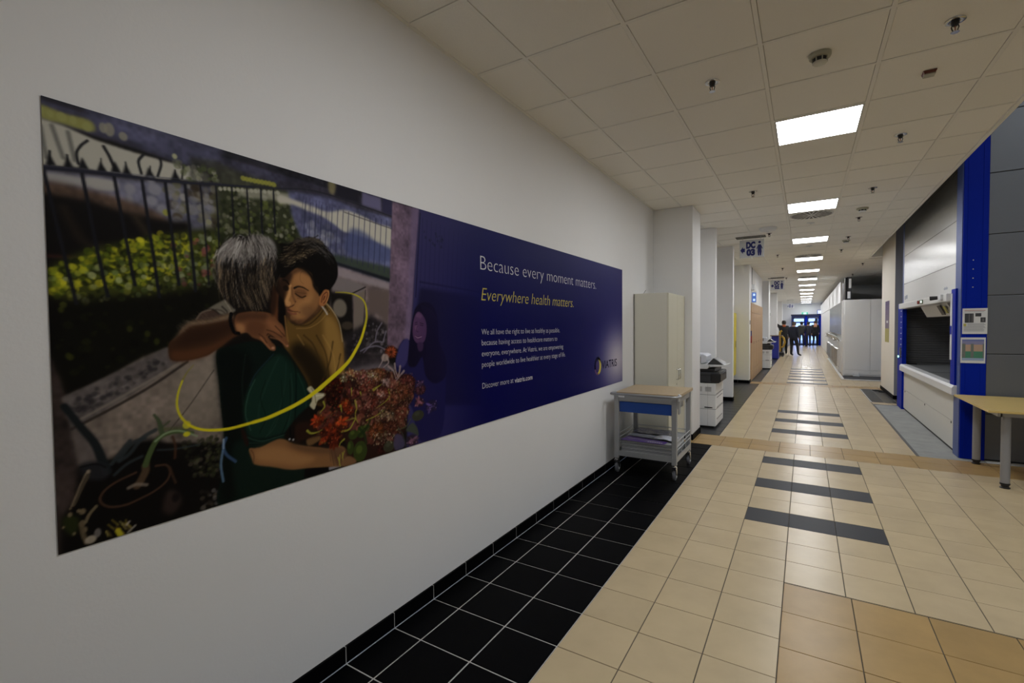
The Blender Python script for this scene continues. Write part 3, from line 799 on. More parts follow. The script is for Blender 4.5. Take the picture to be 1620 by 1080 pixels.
# copiers
def copier(x1, y0, lab, s=1.0):
    X = lambda v: x1-.68+v
    t = thing('copier', (x1-.25, y0+.4, 0), lab, 'copier')
    xa = .12 if x1 < .72 else .22
    MB().box(X(xa), X(.675), y0, y0+.75, .035, .672).build('body', mat('copier_white', (.84, .85, .85), .45), t, bevel=.008)
    MB().box(X(xa+.03), X(.65), y0+.03, y0+.72, 0, .035).build('base', BLACKP, t)
    for z in (.287, .50): B(X(xa), X(.678), y0-.0012, y0+.75, z, z+.004).build('seam', CHAR, t)
    B(X(.655), X(.6785), y0+.02, y0+.73, .512, .515).build('seam', CHAR, t)
    B(X(.565), X(.567), y0-.0015, y0, .04, .66).build('seam', mat('seam_grey', (.3, .3, .3), .5), t)
    MB().box(X(.52), X(.63), y0-.004, y0, .306, .320).build('handle_recess', BLACKP, t)
    for xx in (.40, .53):
        g_ = MB()
        for k in range(9): g_.box(X(xx), X(xx+.085), y0-.003, y0, .55+k*.008, .554+k*.008)
        g_.build('vent_grille', mat('vent_grey', (.38, .38, .38), .5), t)
    for z in (.13, .30, .45): B(X(.676), X(.68), y0+.10, y0+.62, z, z+.012).build('tray_handle', mat('seam_grey', (.3, .3, .3), .5), t)
    MB().box(X(xa), X(.73), y0-.005, y0+.72, .678, .84).build('black_unit', CHAR, t, bevel=.02)
    MB().box(X(xa), X(.62), y0-.008, y0+.3, .78, .80).build('output_slot', BLACKP, t)
    MB().box(X(.60), X(.745), y0-.012, y0+.6, .70, .82).build('side_tray', BLACKP, t, bevel=.012)
    MB().box(X(xa), X(.66), y0+.03, y0+.68, .84, .89).build('black_gap', BLACKP, t, bevel=.01)
    MB().prism([(X(xa), .885), (X(.56), .885), (X(.61), .955), (X(xa), .965)], 1, y0-.01, y0+.68).build('scanner_bed', WHITEP, t, bevel=.006)
    MB().prism([(X(xa), .965), (X(.50), .965), (X(.55), 1.0), (X(.55), 1.08), (X(.50), 1.105), (X(xa), 1.11)], 1, y0-.005, y0+.42).build('document_feeder', mat('feeder_white', (.68, .71, .78), .4), t, bevel=.01)
    B(X(.40), X(.47), y0-.008, y0-.004, .975, 1.07).build('feeder_cover', mat('seam_grey', (.3, .3, .3), .5), t)
    pnl = MB().prism([(X(.56), .955), (X(.64), 1.045), (X(.655), 1.05), (X(.80), .945), (X(.79), .93), (X(.62), .945)], 1, y0-.02, y0+.36).build('control_panel', CHAR, t, bevel=.006)
    MB().prism([(X(.665), 1.046), (X(.765), .974), (X(.762), .971), (X(.662), 1.042)], 1, y0+.02, y0+.3).build('screen', mat('pale_screen', (.35, .36, .36), .2), pnl)
    MB().prism([(X(.57), .955), (X(.60), .92), (X(.80), .93), (X(.835), .96), (X(.80), .955)], 1, y0-.022, y0+.38).build('panel_tray', WHITEP, t, bevel=.004)
copier(.68, 7.5, 'white and black office copier with tilted screen behind the first pillar')
copier(.80, 18.55, 'far white copier with black top standing by the fifth pillar')
B_ = thing('waste_bin', (.12, 12.7, 0), 'small round white bin half hidden behind the third pillar', 'bin')
MB().lathe((.12, 12.7, 0), [(.10, 0), (.115, .30), (.115, .34), (.07, .40), (.03, .41)], n=24).build('body', WHITEP, B_, smooth=True)
MB().lathe((.12, 12.7, .30), [(.118, 0), (.118, .02)], n=24).build('rim', SILVER, B_)
t = thing('yellow_locker', (.1, 13.3, .22), 'bright yellow wall cupboard in the bay before the fourth pillar', 'cupboard')
MB().box(.002, .225, 12.9, 13.85, .22, 1.855).build('body', YELLOW, t, bevel=.004)
for a, b in ((12.91, 13.37), (13.38, 13.84)): MB().box(.226, .24, a, b, .23, 1.845).build('door', YELLOW, t, bevel=.002)
B(.24, .246, 13.70, 13.73, .95, 1.12).build('handle', BLACKP, t)
# wood-fronted built-in cupboard
t = thing('oak_cupboard', (.55, 16.3, 0), 'wide oak-fronted built-in cupboard between fourth and fifth pillars', 'cupboard')
B(.531, .545, 14.30, 18.33, 0, 2.14).build('carcass', OAK, t)
for i in range(5):
    a = 14.31+i*.805
    for z0, z1 in ((.02, .30), (.31, 1.03), (1.04, 1.86), (1.87, 2.13)):
        MB().box(.546, .558, a, a+.795, z0, z1).build('panel', OAK, t, bevel=.002)
    MB().box(.558, .565, a+.73, a+.75, 1.0, 1.07).build('handle', CHROME, t)
# emergency exit sign box and its cable duct
t = thing('exit_light', (.62, 14.6, 2.15), 'small lit blue and white escape sign box sticking out above the oak cupboard', 'exit sign')
MB().box(.545, .66, 14.50, 14.53, 2.14, 2.44).build('housing', WHITEP, t, bevel=.004)
B(.552, .655, 14.494, 14.499, 2.16, 2.42).build('lit_face', emis('exit_blue', (.12, .24, .7), .35), t)
for z in (2.19, 2.33): MB().box(.58, .63, 14.489, 14.494, z, z+.06).build('white_symbol', emis('exit_white', (.6, .75, 1), .6), t)
t = thing('cable_duct', (.54, 14.7, 2.5), 'thin grey cable duct with a small triangular emergency lamp on the upper wall', 'cable duct')
B(.531, .545, 14.66, 14.70, 2.6, H).build('duct', mat('duct_grey', (.30, .30, .30), .5), t)
MB().prism([(14.55, 2.5), (14.85, 2.5), (14.74, 2.66), (14.66, 2.66)], 0, .531, .60).build('lamp', WHITEP, t, bevel=.004)
t = thing('fire_sign', (.56, 14.28, 1.2), 'small red and blue marker on the corner of the fourth pillar', 'marker')
B(.546, .575, 14.26, 14.285, 1.05, 1.24).build('red_part', mat('red_plastic2', (.40, .03, .03), .4), t); B(.546, .57, 14.26, 14.285, 1.24, 1.38).build('blue_part', mat('dark_blue', (.03, .05, .2), .4), t)
tag(MB().box(.546, .556, 14.02, 14.05, 1.55, 1.66).build('wall_switch', CHAR), 'tiny dark switch on the side of the fourth pillar', 'switch')
# blue bin with a wooden top, yellow hand truck, further signs
t = thing('blue_container', (.68, 24.5, 0), 'tall dark blue bin with a brown wooden board on top', 'bin')
MB().box(.52, .80, 24.2, 24.8, .02, 1.03).build('body', mat('bin_blue', (.02, .03, .30), .45), t, bevel=.015)
MB().box(.42, .95, 24.1, 24.9, 1.03, 1.06).build('board', mat('brown_board', (.16, .09, .05), .5), t); B(.54, .78, 24.24, 24.7, 0, .02).build('base', BLACKP, t)
t = thing('hand_truck', (.85, 26.2, 0), 'yellow pallet truck with a curved handle beside the two nearest people', 'pallet truck')
MB().tube([(.78, 26.2, .25), (.76, 26.2, 1.0), (.78, 26.2, 1.2), (.86, 26.2, 1.25)], .05, 10).tube([(.84, 26.1, 1.0), (.94, 26.1, .9), (.98, 26.1, .7), (.93, 26.1, .5), (.85, 26.1, .45)], .045, 10).build('handle', mat('amber_paint', (.45, .27, .03), .4), t, smooth=True)
MB().box(.70, .95, 26.1, 26.9, .06, .2).build('chassis', BLACKP, t)
for xx in (.74, .9): MB().cyl((xx-.03, 26.15, .05), (xx+.03, 26.15, .05), .05, n=16).build('wheel', RUBBER, t)
t = thing('wall_sign', (.56, 23.5, 1.95), 'small dark lettered plate on the wall above the far copier', 'sign')
B(.50, .502, 23.0, 23.6, 1.9, 2.1).build('plate', WHITEP, t)
B(.36, .50, 23.0, 23.6, 1.0, 2.2).build('backing_box', GREYM, t)
B(.502, .504, 23.05, 23.3, 1.93, 2.06).build('mark', CHAR, t); B(.502, .504, 23.36, 23.56, 1.93, 2.06).build('mark', CHAR, t)

# ================================================================= end doors
d = struct('door_1', MB().box(.93, 1.02, 41.3, 41.5, 0, 2.06).box(3.22, 3.44, 41.3, 41.5, 0, 2.06).box(.93, 3.44, 41.3, 41.5, 2.05, 2.25), NAVY, origin=(2.2, 41.4, 0))
B(.90, 3.52, 41.2, 41.3, 2.20, 2.30).build('canopy', mat('dark_navy', (.01, .015, .05), .5), d)
GL = glass('door_glass', (.80, .87, 1))
for a, b, c in ((1.02, 1.80, 'left'), (1.95, 2.68, 'middle'), (2.86, 3.22, 'right')):
    lf_ = MB()
    for q in ((a, a+.07, .0, 2.05), (b-.07, b, 0, 2.05), (a, b, 0, .12), (a, b, .74, .80), (a, b, 1.66, 1.76), (a, b, 1.98, 2.05)): lf_.box(q[0], q[1], 41.38, 41.43, q[2], q[3])
    o = lf_.build('door_leaf', NAVY, d)
    B(a+.07, b-.07, 41.40, 41.41, .12, 1.98).build('pane', GL, o)
    B(a+.1, b-.1, 41.33, 41.38, 2.0, 2.06).build('door_closer', SILVER, o)
for a, b in ((1.80, 1.95), (2.68, 2.86)): B(a, b, 41.28, 41.45, 0, 2.2).build('post', BLUE, d)
B(3.02, 3.15, 41.36, 41.38, 1.28, 1.52).build('paper_note', PAPER, d)
B(2.42, 2.60, 41.45, 41.5, .9, 2.0).build('dark_panel', CHAR, d)
t = thing('green_exit_sign', (1.8, 41.2, 2.3), 'small green lit exit sign above the left end door', 'exit sign')
B(1.60, 1.98, 41.5, 41.79, 2.27, 2.32).build('bracket', WHITEP, t); B(1.58, 1.98, 41.42, 41.5, 2.27, 2.46).build('box', emis('exit_green', (.12, .42, .30), .8), t); B(1.70, 1.88, 41.41, 41.42, 2.30, 2.43).build('symbol', emis('exit_pale', (.5, .9, .7), .9), t)
t = thing('blue_exit_sign', (2.78, 41.2, 2.3), 'small blue and white lit sign above the right end door', 'lit sign')
B(2.55, 3.02, 41.2, 41.28, 2.30, 2.58).build('box', mat('sign_navy', (.02, .06, .3), .4), t)
for z in (2.34, 2.46): B(2.59, 2.98, 41.19, 41.2, z, z+.08).build('lit_strip', emis('strip_white', (.6, .75, 1), 1.6), t)
B(2.78, 2.80, 41.2, 41.22, 2.58, 3.12).build('rod', CHAR, t)

# ================================================================= people (seen small, far down the corridor)
def person(loc, face, h, label, jacket, trousers, hair, skin, pose, extras=None):
    """one skinned body; face = heading angle; pose moves named joints (metres at h=1.75)"""
    J = dict(pelvis=(0, 0, .95), waist=(0, 0, 1.08), chest=(0, 0, 1.30), neckb=(0, 0, 1.46), neck=(0, .01, 1.52), skull=(0, .02, 1.63), crown=(0, .01, 1.70))
    J.update(hipL=(-.10, 0, .92), kneeL=(-.11, .02, .50), ankL=(-.11, -.02, .09), toeL=(-.12, .15, .03), shL=(-.18, 0, 1.42), elL=(-.24, -.03, 1.14), wrL=(-.23, .08, .90), paL=(-.22, .11, .84))
    J.update(hipR=(.10, 0, .92), kneeR=(.11, .02, .50), ankR=(.11, -.02, .09), toeR=(.12, .15, .03), shR=(.18, 0, 1.42), elR=(.24, -.03, 1.14), wrR=(.23, .08, .90), paR=(.22, .11, .84))
    J.update(pose)
    R_ = dict(pelvis=.15, waist=.145, chest=.165, neckb=.085, neck=.055, skull=.092, crown=.07, hip=.10, knee=.062, ank=.045, toe=.035, sh=.075, el=.052, wr=.032, pa=.035)
    names = list(J); idx = {n_: i for i, n_ in enumerate(names)}
    E_ = [('pelvis', 'waist'), ('waist', 'chest'), ('chest', 'neckb'), ('neckb', 'neck'), ('neck', 'skull'), ('skull', 'crown')]
    for s_ in 'LR': E_ += [('pelvis', 'hip'+s_), ('hip'+s_, 'knee'+s_), ('knee'+s_, 'ank'+s_), ('ank'+s_, 'toe'+s_), ('chest', 'sh'+s_), ('sh'+s_, 'el'+s_), ('el'+s_, 'wr'+s_), ('wr'+s_, 'pa'+s_)]
    V = [J[n_] for n_ in names]; EI = [(idx[a], idx[b]) for a, b in E_]; RR = [(R_[n_] if n_ in R_ else R_[n_[:-1]])*1.3 for n_ in names]
    for s_, sx in (('L', -1), ('R', 1)):       # five fingers on each hand
        pa, wr = Vector(J['pa'+s_]), Vector(J['wr'+s_]); dv = (pa-wr).normalized(); side = dv.cross(Vector((sx, .2, .1))).normalized()
        for k, ln in enumerate((.055, .075, .08, .072, .058)):
            off = side*(.028-.016*k) if k else side*.042-dv*.02
            a = len(V); p1 = pa+off+dv*ln*.55; p2 = pa+off*1.1+dv*ln+Vector((-sx*.012, 0, 0))
            V += [tuple(p1), tuple(p2)]; EI += [(idx['pa'+s_], a), (a, a+1)]; RR += [.0095, .0085]
    k = h/1.75
    me = bpy.data.meshes.new('body'); me.from_pydata([Vector(v)*k for v in V], EI, [])
    o = bpy.data.objects.new('body', me); COL.objects.link(o)
    sk = o.modifiers.new('skin', 'SKIN'); sk.use_smooth_shade = True
    for i, r in enumerate(RR): me.skin_vertices[0].data[i].radius = (r*k, r*k*.85)
    me.skin_vertices[0].data[0].use_root = True
    o.modifiers.new('sub', 'SUBSURF').levels = 1
    bpy.context.view_layer.update()
    m2 = bpy.data.meshes.new_from_object(o.evaluated_get(bpy.context.evaluated_depsgraph_get()))
    bpy.data.objects.remove(o); m2.name = 'body'
    for mm in (jacket, trousers, skin, BLACKP): m2.materials.append(mm)
    paL, paR = Vector(J['paL'])*k, Vector(J['paR'])*k
    for p in m2.polygons:
        c = p.center; p.use_smooth = True
        hand = min((c-paL).length, (c-paR).length) < .10*k
        p.material_index = 2 if (c.z > 1.485*k and abs(c.x) < .13*k and not hand) or hand else (3 if c.z < .075*k else (1 if c.z < .86*k and abs(c.x) < .5 else 0))
    t = thing('person', loc, label, 'person'); t.rotation_euler = (0, 0, face)
    b = bpy.data.objects.new('body', m2); COL.objects.link(b); b.parent = t
    sx, sy, sz = [q*k for q in J['skull']]
    def part(nm, mb, m):
        me_ = bpy.data.meshes.new(nm); me_.from_pydata([tuple(v) for v in mb.v], [], mb.f); me_.materials.append(m)
        for p in me_.polygons: p.use_smooth = True
        q = bpy.data.objects.new(nm, me_); COL.objects.link(q); q.parent = t
    hb = MB(); n = 14
    prof = [(.05, .12), (.085, .10), (.105, .06), (.108, .01), (.10, -.04), (.085, -.08)]
    vs = []
    for r, z in prof:
        for q in range(n):
            a = 2*math.pi*q/n; fy = math.sin(a); vs.append((sx+r*k*math.cos(a)*.92, sy-.012*k+r*k*fy*(1 if fy < 0 else .78), sz+z*k+(0.05*k*max(0, fy) if z < .05 else 0)))
    hb.add(vs, [(i*n+q, i*n+(q+1) % n, (i+1)*n+(q+1) % n, (i+1)*n+q) for i in range(len(prof)-1) for q in range(n)]+[tuple(range(n))])
    part('hair', hb, hair)
    fc = MB(); fz = sz-.01*k; fy = sy+.078*k
    fc.cyl((sx, fy, fz+.01*k), (sx, fy+.028*k, fz-.022*k), .006*k, .014*k, n=8)
    for s_ in (-1, 1): fc.cyl((sx+s_*.088*k, sy, fz+.02*k), (sx+s_*.10*k, sy-.008*k, fz-.01*k), .02*k, .014*k, n=8)
    part('nose_and_ears', fc, skin)
    ey = MB()
    for s_ in (-1, 1): ey.cyl((sx+s_*.03*k, fy-.004*k, fz+.012*k), (sx+s_*.03*k, fy+.008*k, fz+.012*k), .009*k, n=8)
    ey.box(sx-.022*k, sx+.022*k, fy-.01*k, fy+.006*k, fz-.052*k, fz-.045*k)
    part('eyes_and_mouth', ey, mat('eye_dark', (.06, .03, .03), .4))
    for nm, mb, m in (extras or []): part(nm, mb, m)
    return t
DK = mat('black_cloth', (.012, .012, .014), .8, bump=.3, bscale=40, bdist=.01); DK2 = mat('dark_navy_cloth', (.014, .016, .03), .8); DG = mat('dark_olive_cloth', (.05, .05, .045), .8); JN = mat('dark_jeans', (.02, .024, .045), .8)
SK = mat('skin', (.42, .24, .16), .55); HR = mat('dark_hair', (.02, .014, .01), .6); HB = mat('brown_hair', (.07, .045, .03), .6)
collar = MB().lathe((0, .0, 1.42), [(.10, 0), (.10, .05), (.085, .09), (.07, .09)], n=16)
person((.86, 28.6, 0), .15, 1.76, 'person in black work clothes with orange collar, left arm raised to the wall', DK, DK, HR, SK,
       dict(elL=(-.38, .06, 1.60), wrL=(-.34, .12, 1.84), paL=(-.33, .13, 1.91), hipL=(-.10, 0, .92)), [('collar', collar, mat('orange_cloth', (.55, .12, .03), .7))])
person((1.32, 27.3, 0), -.55, 1.70, 'person with brown hair in dark clothes stepping sideways beside the orange-collared one', DK2, DK, HB, SK,
       dict(kneeR=(.17, .06, .50), ankR=(.26, -.02, .09), toeR=(.33, .13, .03), skull=(0, .05, 1.62), crown=(0, .04, 1.69)))
cap = MB().lathe((0, .02, 1.66), [(.10, 0), (.10, .05), (.07, .10), (.02, .11)], n=14)
person((1.6, 39.9, 0), 0, 1.76, 'far person in an olive jacket with a black cap before the left end door', DG, JN, HR, SK, dict(elL=(-.28, .1, 1.2), wrL=(-.16, .25, 1.2), paL=(-.1, .3, 1.2), elR=(.28, .1, 1.2), wrR=(.16, .25, 1.2), paR=(.1, .3, 1.2)),
       [('cap', cap, DK), ('scarf', MB().lathe((.03, 0, 1.43), [(.13, 0), (.14, .04), (.10, .08)], n=14), mat('grey_wool', (.4, .4, .38), .9))])
person((2.0, 38.7, 0), .3, 1.74, 'far person in dark clothes at the centre post of the end door', DK2, DK2, HR, SK, {})
back = MB().box(-.09, .10, -.16, -.14, 1.35, 1.62)
person((2.42, 40.0, 0), 0, 1.80, 'far person in a black coat carrying a pale orange bag on the back', DK, DK, HB, SK, dict(kneeL=(-.07, .06, .5), kneeR=(.12, 0, .5)),
       [('coat_skirt', MB().lathe((0, 0, .70), [(.23, 0), (.19, .2), (.18, .4)], n=16), DK), ('bag', back, mat('pale_orange', (.7, .36, .22), .7))])
# ground outside the end doors
struct('ground_outside', B(-6, 12, END+.2, END+14, -.1, -.02), mat('paving', (.35, .35, .36), .8))
# ================================================================= printed mural on the left wall
# the print is painted with numpy on a 2.5 mm raster in the mural's own plane (x along the wall, y down from its top edge)
MY0, MZ1, MR, MW, MH = .443, 2.177, .0025, 1940, 510
def smooth_closed(pts, k=5):
    p = np.array(pts, float); n = len(p); out = []
    for i in range(n):
        a, b, c, d = p[i-1], p[i], p[(i+1) % n], p[(i+2) % n]
        for t in np.arange(k)/k:
            out.append(.5*(2*b+(c-a)*t+(2*a-5*b+4*c-d)*t*t+(3*b-a-3*c+d)*t**3))
    return np.array(out)
def smooth_open(pts, k=6):
    p = np.array(pts, float)
    if len(p) < 3: return np.array([p[0]+(p[-1]-p[0])*t for t in np.linspace(0, 1, 3)])
    p = np.vstack([2*p[0]-p[1], p, 2*p[-1]-p[-2]]); out = []
    for i in range(1, len(p)-2):
        a, b, c, d = p[i-1], p[i], p[i+1], p[i+2]
        for t in np.arange(k)/k: out.append(.5*(2*b+(c-a)*t+(2*a-5*b+4*c-d)*t*t+(3*b-a-3*c+d)*t**3))
    out.append(p[-2]); return np.array(out)
def gblur(a, s):
    if s < .35: return a
    r = int(s*2.5+1); k = np.exp(-.5*(np.arange(-r, r+1)/s)**2); k /= k.sum()
    for ax in (0, 1):
        pad = [(0, 0), (0, 0)]; pad[ax] = (r, r)
        b = np.pad(a, pad, mode='edge'); o = np.zeros_like(a); n = a.shape[ax]
        for i, w in enumerate(k): o += w*(b[i:i+n] if ax == 0 else b[:, i:i+n])
        a = o
    return a
class Paint:
    def __init__(s):
        s.c = np.zeros((MH, MW, 3), np.float32); s.rg = np.random.RandomState(4)
        s.tex = np.zeros((MH, MW), np.float32)
        for sc_, am in ((40, .5), (14, .35), (5, .3)):
            h, w = MH//sc_+3, MW//sc_+3; g = s.rg.rand(h, w)-.5
            yy, xx = np.mgrid[0:MH, 0:MW]/sc_; yi, xi = yy.astype(int), xx.astype(int); fy, fx = yy-yi, xx-xi
            fy = fy*fy*(3-2*fy); fx = fx*fx*(3-2*fx)
            s.tex += am*(g[yi, xi]*(1-fx)*(1-fy)+g[yi, xi+1]*fx*(1-fy)+g[yi+1, xi]*(1-fx)*fy+g[yi+1, xi+1]*fx*fy)
    def mix(s, x0, y0, m, col, tex=0):
        h, w = m.shape; v = s.c[y0:y0+h, x0:x0+w]; cc = np.array(col, np.float32)
        if tex: cc = cc*(1+.7*s.tex[y0:y0+h, x0:x0+w, None])
        v += (cc-v)*m[..., None].astype(np.float32)
    def win(s, x0, y0, x1, y1):
        x0, y0, x1, y1 = max(0, int(x0)), max(0, int(y0)), min(MW, int(x1)+1), min(MH, int(y1)+1)
        return (x0, y0, x1, y1) if x1 > x0 and y1 > y0 else None
    def mask(s, q, x0, y0, x1, y1):
        ss = 2; h, w = (y1-y0)*ss, (x1-x0)*ss
        ys = y0+(np.arange(h)+.5)/ss; xs = x0+(np.arange(w)+.5)/ss
        cnt = np.zeros((h, w+1), np.int32); a, b = q, np.roll(q, -1, 0)
        for (ax, ay), (bx_, by) in zip(a, b):
            if ay == by: continue
            lo, hi = min(ay, by), max(ay, by); r = np.nonzero((ys >= lo) & (ys < hi))[0]
            if not len(r): continue
            xc = ax+(ys[r]-ay)*(bx_-ax)/(by-ay); i = np.clip(np.ceil((xc-x0)*ss-.5).astype(int), 0, w)
            np.add.at(cnt, (r, i), 1)
        m = (np.cumsum(cnt, 1)[:, :w] % 2).astype(np.float32)
        return m.reshape(y1-y0, ss, x1-x0, ss).mean((1, 3))
    def P(s, pts, col, bl, a, sm, tex):
        q = smooth_closed(pts) if sm else np.array(pts, float); e = bl*3+2
        w = s.win(q[:, 0].min()-e, q[:, 1].min()-e, q[:, 0].max()+e, q[:, 1].max()+e)
        if w: s.mix(w[0], w[1], gblur(s.mask(q, *w), bl)*a, col, tex)
    def S(s, pts, w0, w1, col, bl, a, raw=False):
        q = np.array(pts, float) if raw else smooth_open(pts); e = max(w0, w1)+bl*2+1.5
        w = s.win(q[:, 0].min()-e, q[:, 1].min()-e, q[:, 0].max()+e, q[:, 1].max()+e)
        if not w: return
        x0, y0, x1, y1 = w; yy, xx = np.mgrid[y0:y1, x0:x1]+.5; best = np.full(yy.shape, 1e9, np.float32); n = len(q)-1
        for i in range(n):
            (ax, ay), (bx_, by) = q[i], q[i+1]; dx, dy = bx_-ax, by-ay; L = dx*dx+dy*dy+1e-9
            t = np.clip(((xx-ax)*dx+(yy-ay)*dy)/L, 0, 1); d = np.hypot(xx-ax-t*dx, yy-ay-t*dy)
            best = np.minimum(best, d-.5*(w0+(w1-w0)*(i+t)/n))
        sf = max(.7, bl); s.mix(x0, y0, np.clip(.5-best/sf/1.6, 0, 1)*a, col)
    def D(s, x, y, rx, ry, col, bl, a):
        e = bl+2; w = s.win(x-rx-e, y-ry-e, x+rx+e, y+ry+e)
        if not w: return
        yy, xx = np.mgrid[w[1]:w[3], w[0]:w[2]]+.5; r = np.hypot((xx-x)/rx, (yy-y)/ry); k = max(.8, bl)/min(rx, ry)
        s.mix(w[0], w[1], np.clip(.5-(r-1)/k/1.6, 0, 1)*a, col)
    def K(s, poly, n, r0, r1, cols, a, bl):
        q = np.array(poly, float); lo, hi = q.min(0), q.max(0); c = 0
        while c < n:
            p = lo+s.rg.rand(2)*(hi-lo); ins = False
            for (ax, ay), (bx_, by) in zip(q, np.roll(q, -1, 0)):
                if (ay > p[1]) != (by > p[1]) and p[0] < (bx_-ax)*(p[1]-ay)/(by-ay)+ax: ins = not ins
            if not ins: continue
            c += 1; col = np.array(cols[s.rg.randint(len(cols))])*s.rg.uniform(.8, 1.15); r = s.rg.uniform(r0, r1)
            s.D(p[0], p[1], r, r*s.rg.uniform(.8, 1.2), col, bl, a*s.rg.uniform(.6, 1))
    def Hair(s, g, n, w, cols, a, jit, seed, part):
        rg = np.random.RandomState(seed); G = np.array([smooth_open(q, 6)[::1][:6*(len(q)-1)+1] for q in g])
        for _ in range(n):
            f = rg.rand()*(len(G)-1); i = int(f); f -= i
            q = G[i]*(1-f)+G[i+1]*f; L = len(q); t0 = part[0]+rg.rand()*(part[1]-part[0])*.75; t1 = min(part[1], t0+rg.uniform(.12, .4))
            i0, i1 = int(t0*(L-1)), max(int(t0*(L-1))+2, int(t1*(L-1))+1); q = q[i0:i1]
            if len(q) < 2: continue
            ph = rg.rand()*6.3; q = q+rg.randn(2)*jit*.7+np.stack([np.sin(np.arange(len(q))*.9+ph), np.cos(np.arange(len(q))*.7+ph)], 1)*jit*.45
            s.S(q, w*rg.uniform(.6, 1.4), w*.3, np.array(cols[rg.randint(len(cols))])*rg.uniform(.8, 1.15), .4, a*rg.uniform(.5, 1), True)
    def F(s, x, y, rx, ry, c, seed):
        rg = np.random.RandomState(seed); c = np.array(c, float); s.D(x, y, rx*.92, ry*.92, c*.45, 2, .95)
        for ring, (f, m) in enumerate(((1, .85), (.72, 1.15), (.45, .8))):
            n = 26-ring*6
            for k in range(n):
                t = k*6.283/n+ring*.2+rg.uniform(-.1, .1); r = f*rg.uniform(.85, 1.12); u = np.array([math.cos(t)*rx, math.sin(t)*ry])
                s.S([np.array([x, y])+u*r*.25, np.array([x, y])+u*r], 1.9, 1.2, c*m*rg.uniform(.6, 1.15), .5, .85, True)
        s.D(x, y, rx*.22, ry*.22, c*.4, 1.5, .8)
    def T(s, x, y, rx, ry, c, ph):
        rg = np.random.RandomState(int(x)); c = np.array(c, float); s.D(x, y, rx*.8, ry*.8, c*.45, 3, .8)
        for k in range(13):
            t = rg.rand()*6.283; r = rg.uniform(.15, .85); C_, S_ = math.cos(t), math.sin(t); L = rg.uniform(.3, .5); w = L*rg.uniform(.35, .6)
            f = lambda p, q: (x+(C_*(r+p)-S_*q)*rx, y+(S_*(r+p)+C_*q)*ry)
            s.P([f(-L, 0), f(-.1*L, -w), f(L, 0), f(-.1*L, w)], c*rg.uniform(.45, 1.3), .9, .85, 1, 0)
        for k in range(5):
            t = rg.rand()*6.283; r = rg.uniform(.2, .9); s.D(x+math.cos(t)*r*rx, y+math.sin(t)*r*ry, 1.2, 1.4, np.minimum(c*1.7+20, 170), .6, .6)
    def Z(s, path, n):
        q = smooth_open(path, 12); rg = np.random.RandomState(n)
        for _ in range(n):
            p = q[rg.randint(len(q))]+rg.randn(2)*2.5; L = rg.uniform(2, 5)
            s.S([p, p+np.array([-L, -L*rg.uniform(.5, 1)])], .9, .4, np.array((120, 104, 86))*rg.uniform(.4, 1), .4, .3, True)
    def navy(s):
        yy, xx = np.mgrid[0:MH, 0:MW].astype(np.float32)
        t = np.clip((xx-560)/(880-560), 0, 1); t = t*t*(3-2*t)
        base = np.array((2, 3, 58), np.float32)*np.ones((MH, MW, 1), np.float32)
        base = base+np.clip(1-yy/260, 0, 1)[..., None]**1.3*np.array((13, 14, 8))+np.clip((xx-1300)/640, 0, 1)[..., None]*np.array((24, 22, 18))  # sheen and reflection painted in: navy lighter towards top and right end
        s.c += (base-s.c)*t[..., None]
        s.c += (np.array((40, 30, 92))-s.c)*(np.clip((xx-520)/160, 0, 1)*(1-t)*.28)[..., None]
        d = np.hypot((xx-1865)/230, (yy-405)/165); g = np.exp(-d*d*1.6)[..., None]
        s.c += (np.array((156, 150, 156))-s.c)*g*.92
